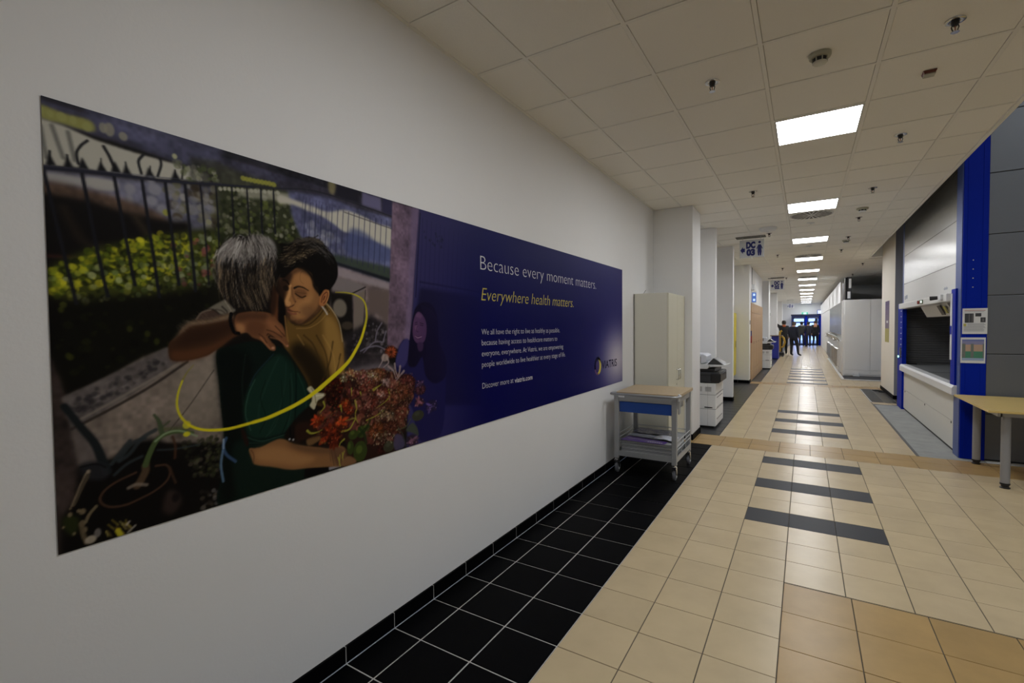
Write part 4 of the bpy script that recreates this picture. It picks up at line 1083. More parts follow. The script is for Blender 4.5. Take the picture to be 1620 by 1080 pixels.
OPS = [
["P",[[-1.5,-7],[677.5,-17],[663,672.5],[-1,511.5]],[20,17,14],0,1,0,0],
["P",[[-1.5,-7],[181,-8],[309,-3],[537,-1],[536.5,31.5],[423.5,29.5],[307,47],[171,39],[76.5,31],[-1.5,27]],[56,55,72],1.9,1,0,1],
["P",[[-1.5,-7],[181,-3.5],[537,1.5],[537,16],[180.5,10],[-2,5.5]],[38,37,44],1.3,0.9,0,1],
["P",[[47,-9],[181,-11],[180,25],[147,34.5],[77,23],[46.5,17]],[72,73,98],3.2,0.7,1,1],
["P",[[-1,11],[18.5,13],[42.5,13],[44.5,25],[18,25.5],[-1.5,24.5]],[128,128,68],1.4,0.95,1,0],
["D",-1,17,3.5,4.9,[132,132,78],0.8,0.8],
["D",7.5,18,3,3.9,[132,132,78],0.8,0.8],
["D",17,17.5,4.4,4.9,[132,132,78],0.8,0.8],
["D",27,18,3,4.5,[132,132,78],0.9,0.8],
["D",39,21,4.4,5.2,[132,132,78],0.9,0.8],
["D",60,17,5,8,[128,124,108],1,0.8],
["D",54,17,4,6,[128,124,108],0.9,0.8],
["D",73.5,20.5,4.4,5.2,[128,124,108],0.9,0.8],
["P",[[-1.5,25.5],[18,27],[46,33.5],[76.5,36],[99.5,37],[118.5,37.5],[147,38],[171,40],[172.5,50],[139,57],[92,67],[63,69],[27.5,71],[-3,77]],[150,148,138],1.2,1,0,0],
["S",[[-1,33.5],[3,67]],3.9,3.9,[70,70,68],1.6,0.6],
["S",[[8.5,30.5],[17,63]],4.2,4.2,[70,70,68],1.8,0.6],
["S",[[22,33],[27,63]],4.2,4.2,[70,70,68],1.8,0.6],
["S",[[30,66],[29,54],[33,44.5],[39,37]],2.8,2.8,[28,28,32],0.8,0.92],
["S",[[54,39],[59.5,50],[64.5,64]],3.6,3.6,[28,28,32],1,0.92],
["S",[[91,60.5],[88.5,46.5],[93.5,37]],3.2,3.2,[28,28,32],1,0.92],
["S",[[109,59.5],[113,44],[112,36]],3,3,[28,28,32],1,0.92],
["S",[[137,55.5],[139,38.5]],2.4,2.4,[28,28,32],1,0.92],
["S",[[51,69],[51,54]],1.4,1.4,[28,28,32],0.8,0.92],
["S",[[21,73],[20.5,59]],2.1,2.1,[28,28,32],0.8,0.92],
["S",[[5.5,74.5],[6,59]],2.1,2.1,[28,28,32],0.8,0.92],
["S",[[159,55],[159.5,39.5]],2.5,2.5,[28,28,32],1,0.92],
["S",[[76.5,65],[75,51.5]],1.6,1.6,[28,28,32],1,0.92],
["S",[[100.5,62],[101,49]],1.6,1.6,[28,28,32],1,0.92],
["S",[[129.5,57.5],[129,46]],1.7,1.7,[28,28,32],1,0.92],
["P",[[2,75],[5.5,62],[11,73.5]],[22,22,25],0.8,0.95,0,0],
["P",[[17,73],[20.5,60.5],[26,72.5]],[22,22,25],0.9,0.95,0,0],
["P",[[30,71],[33.5,57.5],[39.5,70]],[22,22,25],0.8,0.95,0,0],
["P",[[46.5,71],[50.5,57],[57,69.5]],[22,22,25],0.8,0.95,0,0],
["P",[[71,68],[75,54],[82,67]],[22,22,25],1,0.95,0,0],
["P",[[95,65],[99,50.5],[106.5,63.5]],[22,22,25],1,0.95,0,0],
["P",[[123.5,61.5],[128.5,46.5],[136.5,60]],[22,22,25],1,0.95,0,0],
["P",[[60,67],[64,53],[70.5,66]],[22,22,25],0.9,0.95,0,0],
["P",[[0,80],[63,72],[117.5,65.5],[187.5,54.5],[296.5,36],[294.5,113],[177,131],[116,133.5],[61.5,118],[0.5,102]],[88,88,104],2.5,1,0,1],
["P",[[1.5,83.5],[33,80.5],[63,78],[65,86.5],[33,91.5],[2.5,93]],[138,136,134],1.8,0.9,1,0],
["P",[[36.5,80.5],[63,78],[62.5,89],[44.5,91.5]],[140,138,134],1.5,0.9,1,0],
["D",78.5,83,5.6,6.8,[122,122,130],2.2,0.8],
["D",78,95,3.5,5.6,[122,122,130],2.4,0.8],
["D",105,77,7.5,8,[122,122,130],2.4,0.8],
["D",101.5,92.5,6,6.4,[122,122,130],2.4,0.8],
["D",101,66,4.5,4.8,[122,122,130],2.4,0.8],
["D",112.5,101,6,6.8,[122,122,130],2.5,0.8],
["K",[[117.5,67],[183,58],[181.5,117],[145,123],[119,115]],70,2.7,7.2,[[132,130,122],[110,105,85],[90,88,60],[125,124,130],[60,50,35]],0.7,1.4,243],
["P",[[1.5,93.5],[35.5,93.5],[75,98],[116.5,111],[116,133.5],[61.5,121.5],[1,110.5]],[74,58,46],3,0.95,1,1],
["P",[[0,106.5],[38,106.5],[74.5,113.5],[116.5,115],[145,111.5],[144.5,134],[100,142.5],[42,165],[14,177],[-0.5,194]],[20,17,16],3,1,0,0],
["S",[[15.5,119.5],[31,153],[48.5,159]],9.8,9.8,[48,38,28],4.9,0.5],
["S",[[84,117],[97,139]],9.6,9.6,[58,48,34],4.8,0.6],
["S",[[0,175],[30.5,173.5]],4.2,4.2,[58,30,26],2.1,0.7],
["P",[[-0.5,192.5],[42.5,162.5],[116,133.5],[182,112.5],[284,84.5],[282.5,155.5],[179,211.5],[105,215],[12.5,227],[-1,326],[111.5,289.5],[177.5,275],[183.5,211]],[24,24,15],4.2,1,0,0],
["P",[[2,191],[16.5,176.5],[42.5,161.5],[73,149.5],[116,133.5],[153,122.5],[181.5,121],[180.5,166.5],[159,199],[105,213.5],[65,217],[29,225],[2,217.5]],[62,68,22],3.8,0.95,1,0],
["K",[[2,189],[42.5,160],[116,130.5],[144.5,129],[143.5,170.5],[98.5,199],[41,207],[2,220.5]],420,1.7,4.5,[[150,150,22],[120,128,24],[165,160,28],[96,108,24],[60,72,14],[30,34,10]],0.8,0.7,606],
["K",[[3,199],[144.5,134],[181,130.5],[175.5,185],[112.5,215],[23,226.5]],220,1.6,4,[[138,142,96],[96,108,60],[70,84,30],[130,134,40],[26,30,14],[40,46,20]],0.75,0.6,557],
["K",[[121.5,133],[181.5,117],[179.5,193.5],[135,205]],90,1.8,4.5,[[110,118,92],[70,80,40],[36,40,20],[92,98,70],[120,60,62]],0.7,0.8,133],
["K",[[2,220.5],[105,209],[167,194.5],[165,279],[69,311],[1,326]],90,1.6,4.8,[[26,28,10],[40,46,12],[16,14,10],[60,66,16],[34,30,22]],0.6,1,378],
["D",12.5,228.5,3.1,3.5,[96,104,28],1,0.8],
["D",10.5,234,2.5,3.5,[96,104,28],1,0.8],
["D",15,286,2.5,3.5,[96,104,28],1,0.8],
["D",17,288,3.1,3.5,[96,104,28],1,0.8],
["D",102,272.5,3.1,4.2,[96,104,28],1.2,0.8],
["D",92,262.5,3.1,4.2,[96,104,28],1.2,0.8],
["D",73.5,256,3.1,4,[96,104,28],1.1,0.8],
["P",[[4,227],[71.5,215],[167,196],[165,279],[112,283],[9,334.5],[0.5,312]],[12,11,8],7.2,0.55,1,0],
["P",[[180,25],[285,33.5],[395,41],[366.5,124.5],[305,132.5],[272.5,116.5],[181,130.5]],[46,50,30],4,0.95,0,1],
["P",[[147.5,24],[180,19],[215,27],[275,28.5],[274.5,36.5],[188,50],[147,54]],[58,58,50],2.8,0.8,0,1],
["K",[[124.5,35],[179.5,30.5],[183.5,51],[146.5,57]],40,1.7,4.2,[[110,112,92],[70,78,44],[130,128,112]],0.7,0.8,937],
["K",[[183,54.5],[285,39.5],[313,58.5],[305.5,109.5],[272.5,121.5],[181.5,125.5]],260,1.7,4.3,[[70,76,44],[40,46,24],[100,100,80],[30,34,18],[84,92,40],[120,118,104]],0.75,0.8,618],
["D",186,57,2.8,2.9,[146,144,128],0.7,0.9],
["D",192,55.5,2.4,2.9,[146,144,128],0.7,0.9],
["D",198.5,54.5,2.8,2.9,[146,144,128],0.7,0.9],
["D",204.5,53.5,2.8,2.9,[146,144,128],0.7,0.9],
["D",211,52.5,3.2,3,[146,144,128],0.8,0.9],
["D",217.5,51,2.8,2.9,[146,144,128],0.7,0.9],
["D",224,50.5,3.2,3,[146,144,128],0.8,0.9],
["D",231,49,3.2,3,[146,144,128],0.8,0.9],
["D",237.5,48,3.2,3.2,[146,144,128],0.8,0.9],
["D",244.5,47,3.2,3,[146,144,128],0.8,0.9],
["D",251.5,45.5,3.2,3,[146,144,128],0.8,0.9],
["D",259,44.5,3.2,3,[146,144,128],0.8,0.9],
["D",266,43,3.2,3.2,[146,144,128],0.8,0.9],
["D",273,42,3.6,3.2,[146,144,128],0.8,0.9],
["D",219,33.5,4,3.8,[134,134,52],1.1,0.85],
["D",224.5,33.5,4,3.6,[134,134,52],1.1,0.85],
["D",230,33,3.5,3.8,[134,134,52],1.1,0.85],
["D",236,33,4,3.8,[134,134,52],1.1,0.85],
["D",242,32.5,4,3.8,[134,134,52],1.1,0.85],
["D",248,32,4,4,[134,134,52],1.2,0.85],
["D",254,31.5,4,3.8,[134,134,52],1.1,0.85],
["D",260,31,4,4,[134,134,52],1.2,0.85],
["D",266.5,31,4.5,4,[134,134,52],1.2,0.85],
["P",[[218.5,49.5],[285,39.5],[314.5,39],[314.5,49.5],[274,54.5],[218,61]],[140,138,124],2,0.75,1,0],
["D",129,28,3,3.4,[140,140,112],0.7,1],
["D",169,107,3.9,3.8,[120,120,96],0.8,1],
["D",169.5,131,3,3.4,[118,122,98],0.7,1],
["D",163,148,4.4,4.5,[120,66,66],0.9,0.8],
["D",117,104.5,3.8,4.2,[130,130,60],1.3,1],
["P",[[291,32.5],[395.5,27.5],[519,35],[515,195],[385.5,156],[366.5,124.5],[311.5,105.5],[295.5,72]],[76,78,106],2.2,1,0,1],
["P",[[275,21],[369,13.5],[519,9],[519,35],[423.5,35],[356,25],[274.5,36.5]],[52,50,62],2.3,1,0,1],
["P",[[380,1],[433,1.5],[433,24],[379.5,23]],[34,33,42],1.7,0.95,0,0],
["P",[[442,1],[489,2],[489,27],[441.5,25.5]],[92,88,118],1.9,0.9,0,0],
["P",[[492.5,-1],[519.5,0.5],[519,31],[492,30]],[44,42,70],1.8,0.9,0,0],
["P",[[368.5,-0.5],[383,1],[379.5,20],[369,18]],[118,110,74],2.2,0.8,1,0],
["P",[[274.5,45],[297,46.5],[333,50],[365,53.5],[400.5,43.5],[437.5,45.5],[477.5,53.5],[516.5,58],[515,98],[477,90.5],[444.5,86],[425,83],[399,82.5],[378.5,73],[352,63.5],[326.5,60],[299.5,55.5],[274,58]],[156,152,140],1.8,1,1,0],
["P",[[410.5,79],[429,73],[452.5,78.5],[477,90.5],[515,98],[512.5,125],[405.5,121.5]],[66,74,110],3.6,0.8,1,0],
["K",[[317,78.5],[375,76.5],[405.5,121.5],[373.5,128.5],[319,102.5]],40,3.3,7.7,[[112,114,130],[90,94,120],[124,124,132]],0.5,1.8,485],
["P",[[377,127],[435.5,130.5],[512.5,138],[509,165],[435,149],[377,140]],[52,62,50],2.4,0.9,1,0],
["P",[[377,138.5],[509.5,158],[509,165],[377,145.5]],[24,26,34],1.2,0.95,0,0],
["S",[[322,45],[316,119]],1.6,1.6,[42,44,70],0.6,0.62],
["S",[[332,45],[326,121]],1.8,1.8,[42,44,70],0.7,0.62],
["S",[[343,44.5],[336.5,122.5]],1.7,1.7,[42,44,70],0.6,0.62],
["S",[[353,44.5],[347,124.5]],1.8,1.8,[42,44,70],0.7,0.62],
["S",[[364.5,44.5],[357.5,126]],1.8,1.8,[42,44,70],0.7,0.62],
["S",[[375,44.5],[368.5,127.5]],1.8,1.8,[42,44,70],0.7,0.62],
["S",[[387,44.5],[380,129]],1.8,1.8,[42,44,70],0.7,0.62],
["S",[[398.5,44.5],[391.5,131]],1.8,1.8,[42,44,70],0.7,0.62],
["S",[[410.5,44.5],[403,133]],1.8,1.8,[42,44,70],0.7,0.62],
["S",[[423,44],[415,135]],1.9,1.9,[42,44,70],0.7,0.62],
["S",[[435,44],[427.5,137]],1.8,1.8,[42,44,70],0.7,0.62],
["S",[[448,44],[440.5,139]],1.9,1.9,[42,44,70],0.7,0.62],
["S",[[461,44],[453.5,141]],1.9,1.9,[42,44,70],0.7,0.62],
["S",[[475,44],[467,143]],2,2,[42,44,70],0.8,0.62],
["S",[[489,43.5],[480.5,145]],2,2,[42,44,70],0.8,0.62],
["S",[[503,43.5],[494.5,147]],2.1,2.1,[42,44,70],0.8,0.62],
["S",[[517.5,43.5],[509,149.5]],2,2,[42,44,70],0.8,0.62],
["S",[[318,37.5],[313.5,87]],1.4,1.4,[50,52,70],0.6,0.4],
["S",[[324,37.5],[319.5,88.5]],1.4,1.4,[50,52,70],0.7,0.4],
["S",[[330,38],[325.5,89]],1.4,1.4,[50,52,70],0.6,0.4],
["S",[[336.5,38.5],[332,90.5]],1.4,1.4,[50,52,70],0.6,0.4],
["S",[[343,38.5],[338.5,91.5]],1.4,1.4,[50,52,70],0.7,0.4],
["S",[[349,39],[345,93]],1.4,1.4,[50,52,70],0.6,0.4],
["S",[[355.5,39],[351,94]],1.4,1.4,[50,52,70],0.7,0.4],
["S",[[362.5,39],[357.5,95]],1.4,1.4,[50,52,70],0.7,0.4],
["S",[[369,39.5],[364.5,96.5]],1.4,1.4,[50,52,70],0.7,0.4],
["S",[[187.5,51],[274.5,35],[319.5,25.5],[362.5,23],[424,26],[519,32.5]],2.5,2.5,[40,40,48],0.7,0.9],
["S",[[400.5,47],[516.5,57.5]],1.9,1.9,[60,56,60],0.8,0.7],
["P",[[377,145.5],[419.5,151.5],[509,168],[506,310.5],[455,307.5],[394.5,295.5],[364.5,222]],[96,84,84],2.4,1,0,1],
["P",[[377,147],[509,168],[509,181],[442.5,173],[376.5,163]],[124,114,118],2.4,0.9,0,0],
["P",[[369,167],[405,167],[444.5,177],[444,185],[415,196],[372,189.5]],[104,96,96],1.7,0.95,0,0],
["S",[[411,195],[446,179.5]],2.4,2.4,[30,26,26],1,0.9],
["P",[[365,193],[415,194.5],[417,269],[394.5,283.5],[371,239]],[22,19,17],2.2,1,0,0],
["D",387,221,15,16.4,[112,104,92],2.9,0.85],
["D",402.5,252.5,13.5,7.5,[70,60,48],2.3,0.7],
["P",[[419,197],[445,185],[437,282],[415,281]],[100,90,82],1.4,1,0,0],
["S",[[446,185],[438,282]],1.8,1.8,[40,34,32],1,0.8],
["P",[[452,181.5],[509,184.5],[502,251],[473.5,228.5],[453,235]],[88,76,72],2.5,1,0,0],
["P",[[395,269],[440.5,251],[457,231.5],[498.5,251],[506,310.5],[394,304.5]],[36,32,34],3.6,1,0,1],
["K",[[405.5,281],[457,235],[500.5,260.5],[506,310.5],[405,305]],110,1.4,4.2,[[70,64,68],[24,20,22],[90,84,88],[50,44,44]],0.7,0.7,640],
["S",[[431.5,300.5],[447,295],[472,292.5],[493,300]],3.1,3.1,[104,98,112],1,0.75],
["S",[[439,303.5],[464,285.5],[489,285]],3.1,3.1,[104,98,112],1,0.75],
["S",[[468,283],[473,263.5],[485.5,247.5]],3.2,3.2,[104,98,112],1,0.75],
["S",[[489,283],[496,264]],3.4,3.4,[104,98,112],1,0.75],
["P",[[389,304],[479,309],[547,365.5],[545.5,419],[415,400]],[52,46,50],5,0.9,0,1],
["P",[[416.5,331.5],[495,329],[547,352.5],[477.5,359],[416,353]],[110,102,108],3.6,0.6,1,0],
["P",[[519.5,1.5],[599,0.5],[585,96.5],[573.5,192],[559,313],[499,291],[509,157]],[88,72,86],1.3,1,0,1],
["P",[[574,4.5],[599,2],[579,205.5],[561,313],[544.5,312.5],[563,153]],[104,88,112],3.5,0.7,0,0],
["P",[[599,-1],[886,0.5],[940.5,476],[761,641],[542,579],[563,313.5],[580,151]],[44,42,82],2.2,1,0,0],
["P",[[597,170.5],[824.5,180],[819,458.5],[564.5,421.5],[575.5,259.5]],[20,18,44],4.3,0.9,0,0],
["S",[[609,17.5],[597.5,166.5]],2,2,[30,28,62],1,0.55],
["S",[[623,19],[611.5,168]],2,2,[30,28,62],1,0.55],
["S",[[637.5,21],[626,170]],2,2,[30,28,62],1,0.55],
["S",[[652.5,22.5],[641,171.5]],2,2,[30,28,62],1,0.55],
["S",[[668,24],[655.5,173.5]],2,2,[30,28,62],1,0.55],
["S",[[683.5,25.5],[671,175.5]],2,2,[30,28,62],1,0.55],
["S",[[699.5,27],[687,177.5]],2.1,2.1,[30,28,62],1,0.55],
["S",[[716,29],[703,179.5]],2.1,2.1,[30,28,62],1,0.55],
["S",[[733,30.5],[720,182]],2.1,2.1,[30,28,62],1,0.55],
["S",[[750,32.5],[737,184]],2.1,2.1,[30,28,62],1,0.55],
["S",[[768,34],[755,186.5]],2.2,2.2,[30,28,62],1.1,0.55],
["S",[[786.5,36],[773,189]],2.2,2.2,[30,28,62],1.1,0.55],
["S",[[597.5,158],[824.5,167]],4.5,4.5,[26,24,56],1.5,0.8],
["S",[[601,9.5],[583,191.5]],2.2,2.2,[24,20,40],0.8,0.9],
["K",[[612.5,45],[676.5,44],[675.5,77.5],[615.5,71.5]],24,1.4,3.5,[[24,26,44],[34,34,60]],0.7,0.7,594],
["P",[[560.5,283.5],[538.5,287],[522,321],[526,371.5],[568.5,432.5],[584.5,500.5],[659,503],[678,405],[676,330.5],[643.5,307]],[26,24,66],1.4,1,1,0],
["P",[[558,281],[538.5,289],[522,321],[525.5,336.5],[545.5,338],[560,311]],[52,48,92],1.3,0.95,1,0],
["P",[[574,233.5],[582,215],[599.5,203.5],[621,201.5],[642.5,213.5],[655,247.5],[657,290.5],[679.5,326],[679,370],[642,383.5],[611,363.5],[601,321.5],[579,340.5],[557,335],[560.5,295],[567,259.5]],[17,12,32],1.1,1,1,0],
["P",[[573.5,247.5],[580,231.5],[590.5,223],[603,229],[614,243.5],[616,264],[610,285],[595,293],[579,287],[572,271.5]],[78,50,80],0.9,1,1,0],
["P",[[586,290.5],[604,291],[601.5,307],[589,307]],[56,36,62],1.1,1,1,0],
["P",[[581.5,231.5],[590.5,224],[603,231],[596,237.5]],[104,72,98],1.7,0.6,1,0],
["D",583,256.5,5.3,6.4,[98,66,92],1.6,0.7],
["S",[[579.5,251],[586.5,250]],1.4,1.4,[24,14,30],0.4,0.9],
["S",[[595.5,251.5],[605,253]],1.4,1.4,[24,14,30],0.4,0.9],
["S",[[579.5,247],[586.5,245.5]],1.2,1.2,[24,14,30],0.4,0.9],
["S",[[595,247],[606.5,249]],1.3,1.3,[24,14,30],0.4,0.9],
["S",[[587.5,253.5],[583.5,264],[589.5,266]],1.4,1.4,[48,28,50],0.5,0.8],
["S",[[579,274.5],[587,279],[599,277]],2.2,2.2,[130,104,126],0.4,0.95],
["S",[[577.5,273.5],[587,277],[600,275]],1.1,1.1,[58,20,44],0.4,0.9],
["S",[[580,277.5],[588,281.5],[597.5,279.5]],1.1,1.1,[58,20,44],0.4,0.9],
["S",[[597,207],[619.5,264.5],[605,363]],0.7,0.7,[38,28,58],0.4,0.45],
["S",[[599,207.5],[623,264.5],[609.5,363.5]],0.7,0.7,[38,28,58],0.4,0.45],
["S",[[601.5,208.5],[625.5,264.5],[613.5,364]],0.7,0.7,[38,28,58],0.4,0.45],
["S",[[604,209],[629,264.5],[618,364.5]],0.7,0.7,[38,28,58],0.4,0.45],
["S",[[606,209.5],[632,264.5],[622.5,365]],0.7,0.7,[38,28,58],0.4,0.45],
["S",[[608.5,210.5],[635,264.5],[627,365]],0.7,0.7,[38,28,58],0.4,0.45],
["S",[[611,211],[638.5,264.5],[631,365.5]],0.7,0.7,[38,28,58],0.4,0.45],
["S",[[613,212],[641.5,264.5],[635.5,366]],0.7,0.7,[38,28,58],0.4,0.45],
["S",[[616,213],[645,264.5],[640,366.5]],0.7,0.7,[38,28,58],0.4,0.45],
["S",[[618.5,213.5],[648,264.5],[644.5,367]],0.7,0.7,[38,28,58],0.4,0.45],
["S",[[621,214.5],[651,264.5],[649,367]],0.7,0.7,[38,28,58],0.4,0.45],
["S",[[623,215],[654.5,264.5],[653.5,367.5]],0.7,0.7,[38,28,58],0.4,0.45],
["S",[[625.5,215.5],[657.5,265],[658,368]],0.7,0.7,[38,28,58],0.4,0.45],
["S",[[628,216.5],[661,265],[662.5,368.5]],0.7,0.7,[38,28,58],0.4,0.45],
["S",[[630.5,217],[664,265],[667,369]],0.7,0.7,[38,28,58],0.4,0.45],
["S",[[633,218],[667.5,265],[672,369]],0.7,0.7,[38,28,58],0.4,0.45],
["NAVY"],
["P",[[-1,281],[8,313],[15.5,349.5],[22,387.5],[28.5,449],[30,514],[-1,511.5]],[52,43,40],1.8,1,0,1],
["P",[[9,332.5],[39,320],[85.5,292],[157.5,264],[177,282],[187,393],[182,423],[134.5,411],[82.5,400],[54,414.5],[21,415],[15.5,373.5]],[98,88,80],1.6,1,0,1],
["P",[[122.5,310.5],[167,294.5],[180,326],[183,381],[135,388],[117.5,360.5]],[122,112,100],8.1,0.6,1,0],
["P",[[8.5,333],[56.5,309.5],[112,281],[134,292.5],[95,324.5],[55,348],[16,369.5]],[82,76,74],1.2,1,0,1],
["K",[[9,341.5],[56,317],[103,294],[111,302],[61.5,335],[18.5,360.5]],150,1.1,3.4,[[34,32,35],[50,46,48],[96,88,84],[30,28,32],[70,65,62]],0.5,1.4,67],
["S",[[16,370],[55,351],[95,329],[137,301]],3.2,3.2,[42,36,32],1.2,0.85],
["S",[[18.5,363],[55,343.5],[95,321],[128.5,301.5]],3.2,3.2,[118,108,98],1.4,0.6],
["S",[[170.5,315],[138.5,360],[112,391.5]],1.5,1.5,[62,56,50],0.7,0.8],
["P",[[15.5,373.5],[24,369.5],[37,390.5],[41,415],[23,414]],[72,66,66],2.8,0.6,1,0],
["P",[[21,413.5],[41,414],[54,412.5],[69.5,397],[99,397.5],[121,427],[153.5,415],[177.5,420.5],[179.5,503],[79,516],[33.5,513.5],[13,512.5],[1.5,509],[4,470],[16.5,451]],[15,13,12],3.2,1,0,0],
["K",[[125,409],[178,409],[178.5,471],[142.5,461]],150,1.4,3.6,[[40,42,26],[60,62,40],[74,66,56],[26,24,20],[56,60,30]],0.65,0.7,620],
["K",[[148,475.5],[180.5,481],[179.5,507],[151,507]],30,1.8,3.6,[[84,74,58],[40,34,30],[90,86,84]],0.6,0.7,13],
["S",[[10,343],[24,369.5],[35.5,390],[41,407.5],[46.5,427]],6.8,9.8,[26,30,32],1.5,1],
["S",[[97.5,386.5],[83,394],[69.5,410.5],[58.5,417.5]],4.8,4.8,[42,48,50],1.3,0.85],
["S",[[70,395],[57,411.5],[51,419]],4.8,4.8,[42,48,50],1.3,0.85],
["S",[[86,395],[73,398],[58.5,415.5]],4,4,[42,48,50],1.3,0.85],
["S",[[99,413],[119.5,416],[149.5,416.5]],2.5,2.5,[42,48,50],1.4,0.85],
["S",[[82,417],[66,423],[53.5,433]],3.8,3.8,[42,48,50],1.2,0.85],
["S",[[96.5,367],[101.5,376],[104.5,391]],3.2,6.4,[58,70,46],0.8,0.9],
["S",[[113.5,378],[105,385],[104.5,392.5]],2.4,2.4,[58,68,46],0.8,0.7],
["S",[[116.5,399],[119.5,412],[118.5,428]],3.2,3.2,[64,40,26],1,0.8],
["P",[[23,412],[39,414.5],[48,424],[44.5,436],[27.5,431.5],[22.5,421]],[38,38,42],1.9,0.8,1,0],
["S",[[22.5,415.5],[36.5,415.5],[45,421.5]],2.1,2.1,[18,18,20],0.7,0.8],
["S",[[96.5,433],[108.5,435],[112.5,445],[108,456],[95.5,464.5],[80.5,469.5],[64.5,473],[49.5,471],[41,464.5],[39,456.5],[45.5,447.5],[58,441],[75,436]],2.7,2.7,[66,46,34],0.8,0.9],
["S",[[112,439],[115,449.5],[118.5,461]],3.4,3.4,[58,40,28],0.8,0.8],
["P",[[103.5,483],[109,468.5],[120,473.5],[125,489.5],[113.5,502.5],[103,495]],[52,40,36],2.5,0.8,1,0],
["D",118,481,4.2,5.7,[20,16,16],1.7,0.8],
["S",[[85.5,430],[85,437.5],[79.5,448],[76,453]],8.8,8.8,[80,62,44],1.6,0.85],
["S",[[67,453],[75,451],[86,454.5]],4,4,[112,100,88],1.2,0.8],
["S",[[85.5,429],[90.5,415],[99,399.5],[111,393.5],[127.5,394],[140.5,399]],6.8,5.1,[62,76,42],0.8,1],
["S",[[97,401],[109.5,393],[125.5,393],[146,404]],2.5,2.5,[112,128,98],0.8,0.8],
["S",[[106.5,387],[125.5,389.5],[146.5,392.5]],3.6,3.6,[70,78,44],1.4,0.6],
["D",134,386.5,5.1,5.3,[150,145,38],0.8,1],
["D",133.5,399,4.3,3.3,[166,158,22],0.8,1],
["S",[[29,422.5],[27.5,429.5],[23,439],[18.5,450],[15,458]],3.8,2.8,[64,56,44],0.7,1],
["S",[[27,424],[22,435],[16.5,449.5],[13,458.5]],1.7,1.7,[112,98,78],0.6,0.8],
["D",29,422.5,1.8,2.2,[120,108,92],0.8,0.9],
["P",[[5,470.5],[11.5,467.5],[18.5,473],[19,484.5],[13.5,493],[6,483]],[38,44,18],1.8,0.9,1,0],
["D",11.5,467.5,1.9,2.7,[112,98,72],0.8,0.8],
["D",22.5,467.5,3,3.4,[112,98,72],0.8,0.8],
["D",19,465.5,1.8,2,[112,98,72],0.8,0.8],
["D",22,481.5,2.6,4,[112,98,72],0.9,0.8],
["D",24,489.5,2.4,3.4,[112,98,72],0.8,0.8],
["D",14.5,490.5,1.5,1.8,[112,98,72],0.9,0.8],
["D",5.5,480,1,1.3,[112,98,72],0.8,0.8],
["D",12,460.5,1,1.3,[112,98,72],0.8,0.8],
["S",[[35,465.5],[28.5,473],[25,481]],3.4,3.4,[98,86,64],0.8,0.9],
["S",[[21,481],[22.5,494.5],[25,504.5]],4.5,4.5,[84,72,52],0.9,0.9],
["D",29,503,5.4,4.7,[140,130,114],1.2,0.9],
["D",35.5,497.5,3.3,5.4,[118,112,108],1,0.7],
["S",[[53,496.5],[58.5,504.5]],1.6,1.6,[70,58,26],0.8,0.75],
["S",[[52.5,501],[59,509]],1.6,1.6,[56,48,30],0.8,0.75],
["S",[[61,494],[64,501]],1.5,1.5,[70,58,26],0.8,0.75],
["S",[[53.5,500],[59,507.5]],1.6,1.6,[112,98,34],0.8,0.75],
["S",[[63,491.5],[65,498]],1.6,1.6,[112,98,34],0.8,0.75],
["S",[[48.5,495.5],[53.5,503]],1.5,1.5,[56,48,30],0.8,0.75],
["S",[[62.5,497],[67,505]],1.6,1.6,[56,48,30],0.8,0.75],
["S",[[45.5,491],[51.5,499]],1.5,1.5,[112,98,34],0.8,0.75],
["S",[[47,501.5],[49,507.5]],1.5,1.5,[56,48,30],0.8,0.75],
["S",[[61,497],[66,505]],1.6,1.6,[56,48,30],0.8,0.75],
["S",[[54,494.5],[58,501.5]],1.6,1.6,[70,58,26],0.8,0.75],
["S",[[57,504.5],[62.5,512.5]],1.6,1.6,[130,118,60],0.8,0.75],
["S",[[57,491.5],[63,499]],1.5,1.5,[130,118,60],0.8,0.75],
["S",[[61.5,500],[68,508]],1.6,1.6,[70,58,26],0.8,0.75],
["S",[[63.5,495.5],[68,503]],1.6,1.6,[112,98,34],0.8,0.75],
["S",[[60.5,507],[61.5,513]],1.6,1.6,[112,98,34],0.8,0.75],
["S",[[44,499],[47,505.5]],1.5,1.5,[112,98,34],0.8,0.75],
["S",[[59,504.5],[61,511]],1.6,1.6,[112,98,34],0.8,0.75],
["S",[[59,495.5],[63,503]],1.5,1.5,[130,118,60],0.8,0.75],
["S",[[62.5,495],[66,502.5]],1.6,1.6,[70,58,26],0.8,0.75],
["S",[[49.5,487],[55.5,495]],1.6,1.6,[112,98,34],0.8,0.75],
["S",[[63,496],[69,504]],1.6,1.6,[130,118,60],0.8,0.75],
["S",[[43.5,498.5],[45,505]],1.5,1.5,[130,118,60],0.8,0.75],
["S",[[45.5,499],[48.5,505.5]],1.6,1.6,[56,48,30],0.8,0.75],
["S",[[53.5,498.5],[57,505]],1.5,1.5,[112,98,34],0.8,0.75],
["S",[[62.5,499],[67,507]],1.6,1.6,[56,48,30],0.8,0.75],
["S",[[55,502],[57,507.5]],5.6,5.6,[150,140,24],0.8,0.95],
["S",[[66.5,495],[64,498]],2.4,2.4,[140,130,120],0.8,0.8],
["S",[[72.5,502],[65,508]],2.4,2.4,[128,122,112],0.8,0.8],
["S",[[0.5,81.5],[16,179.5],[24,226.5]],3.4,3.8,[26,26,33],0.8,0.93],
["S",[[33,76],[45.5,169.5],[53,216.5]],3.7,4,[26,26,33],0.8,0.93],
["S",[[63,72],[76.5,173],[80.5,201]],3.7,4,[26,26,33],0.8,0.93],
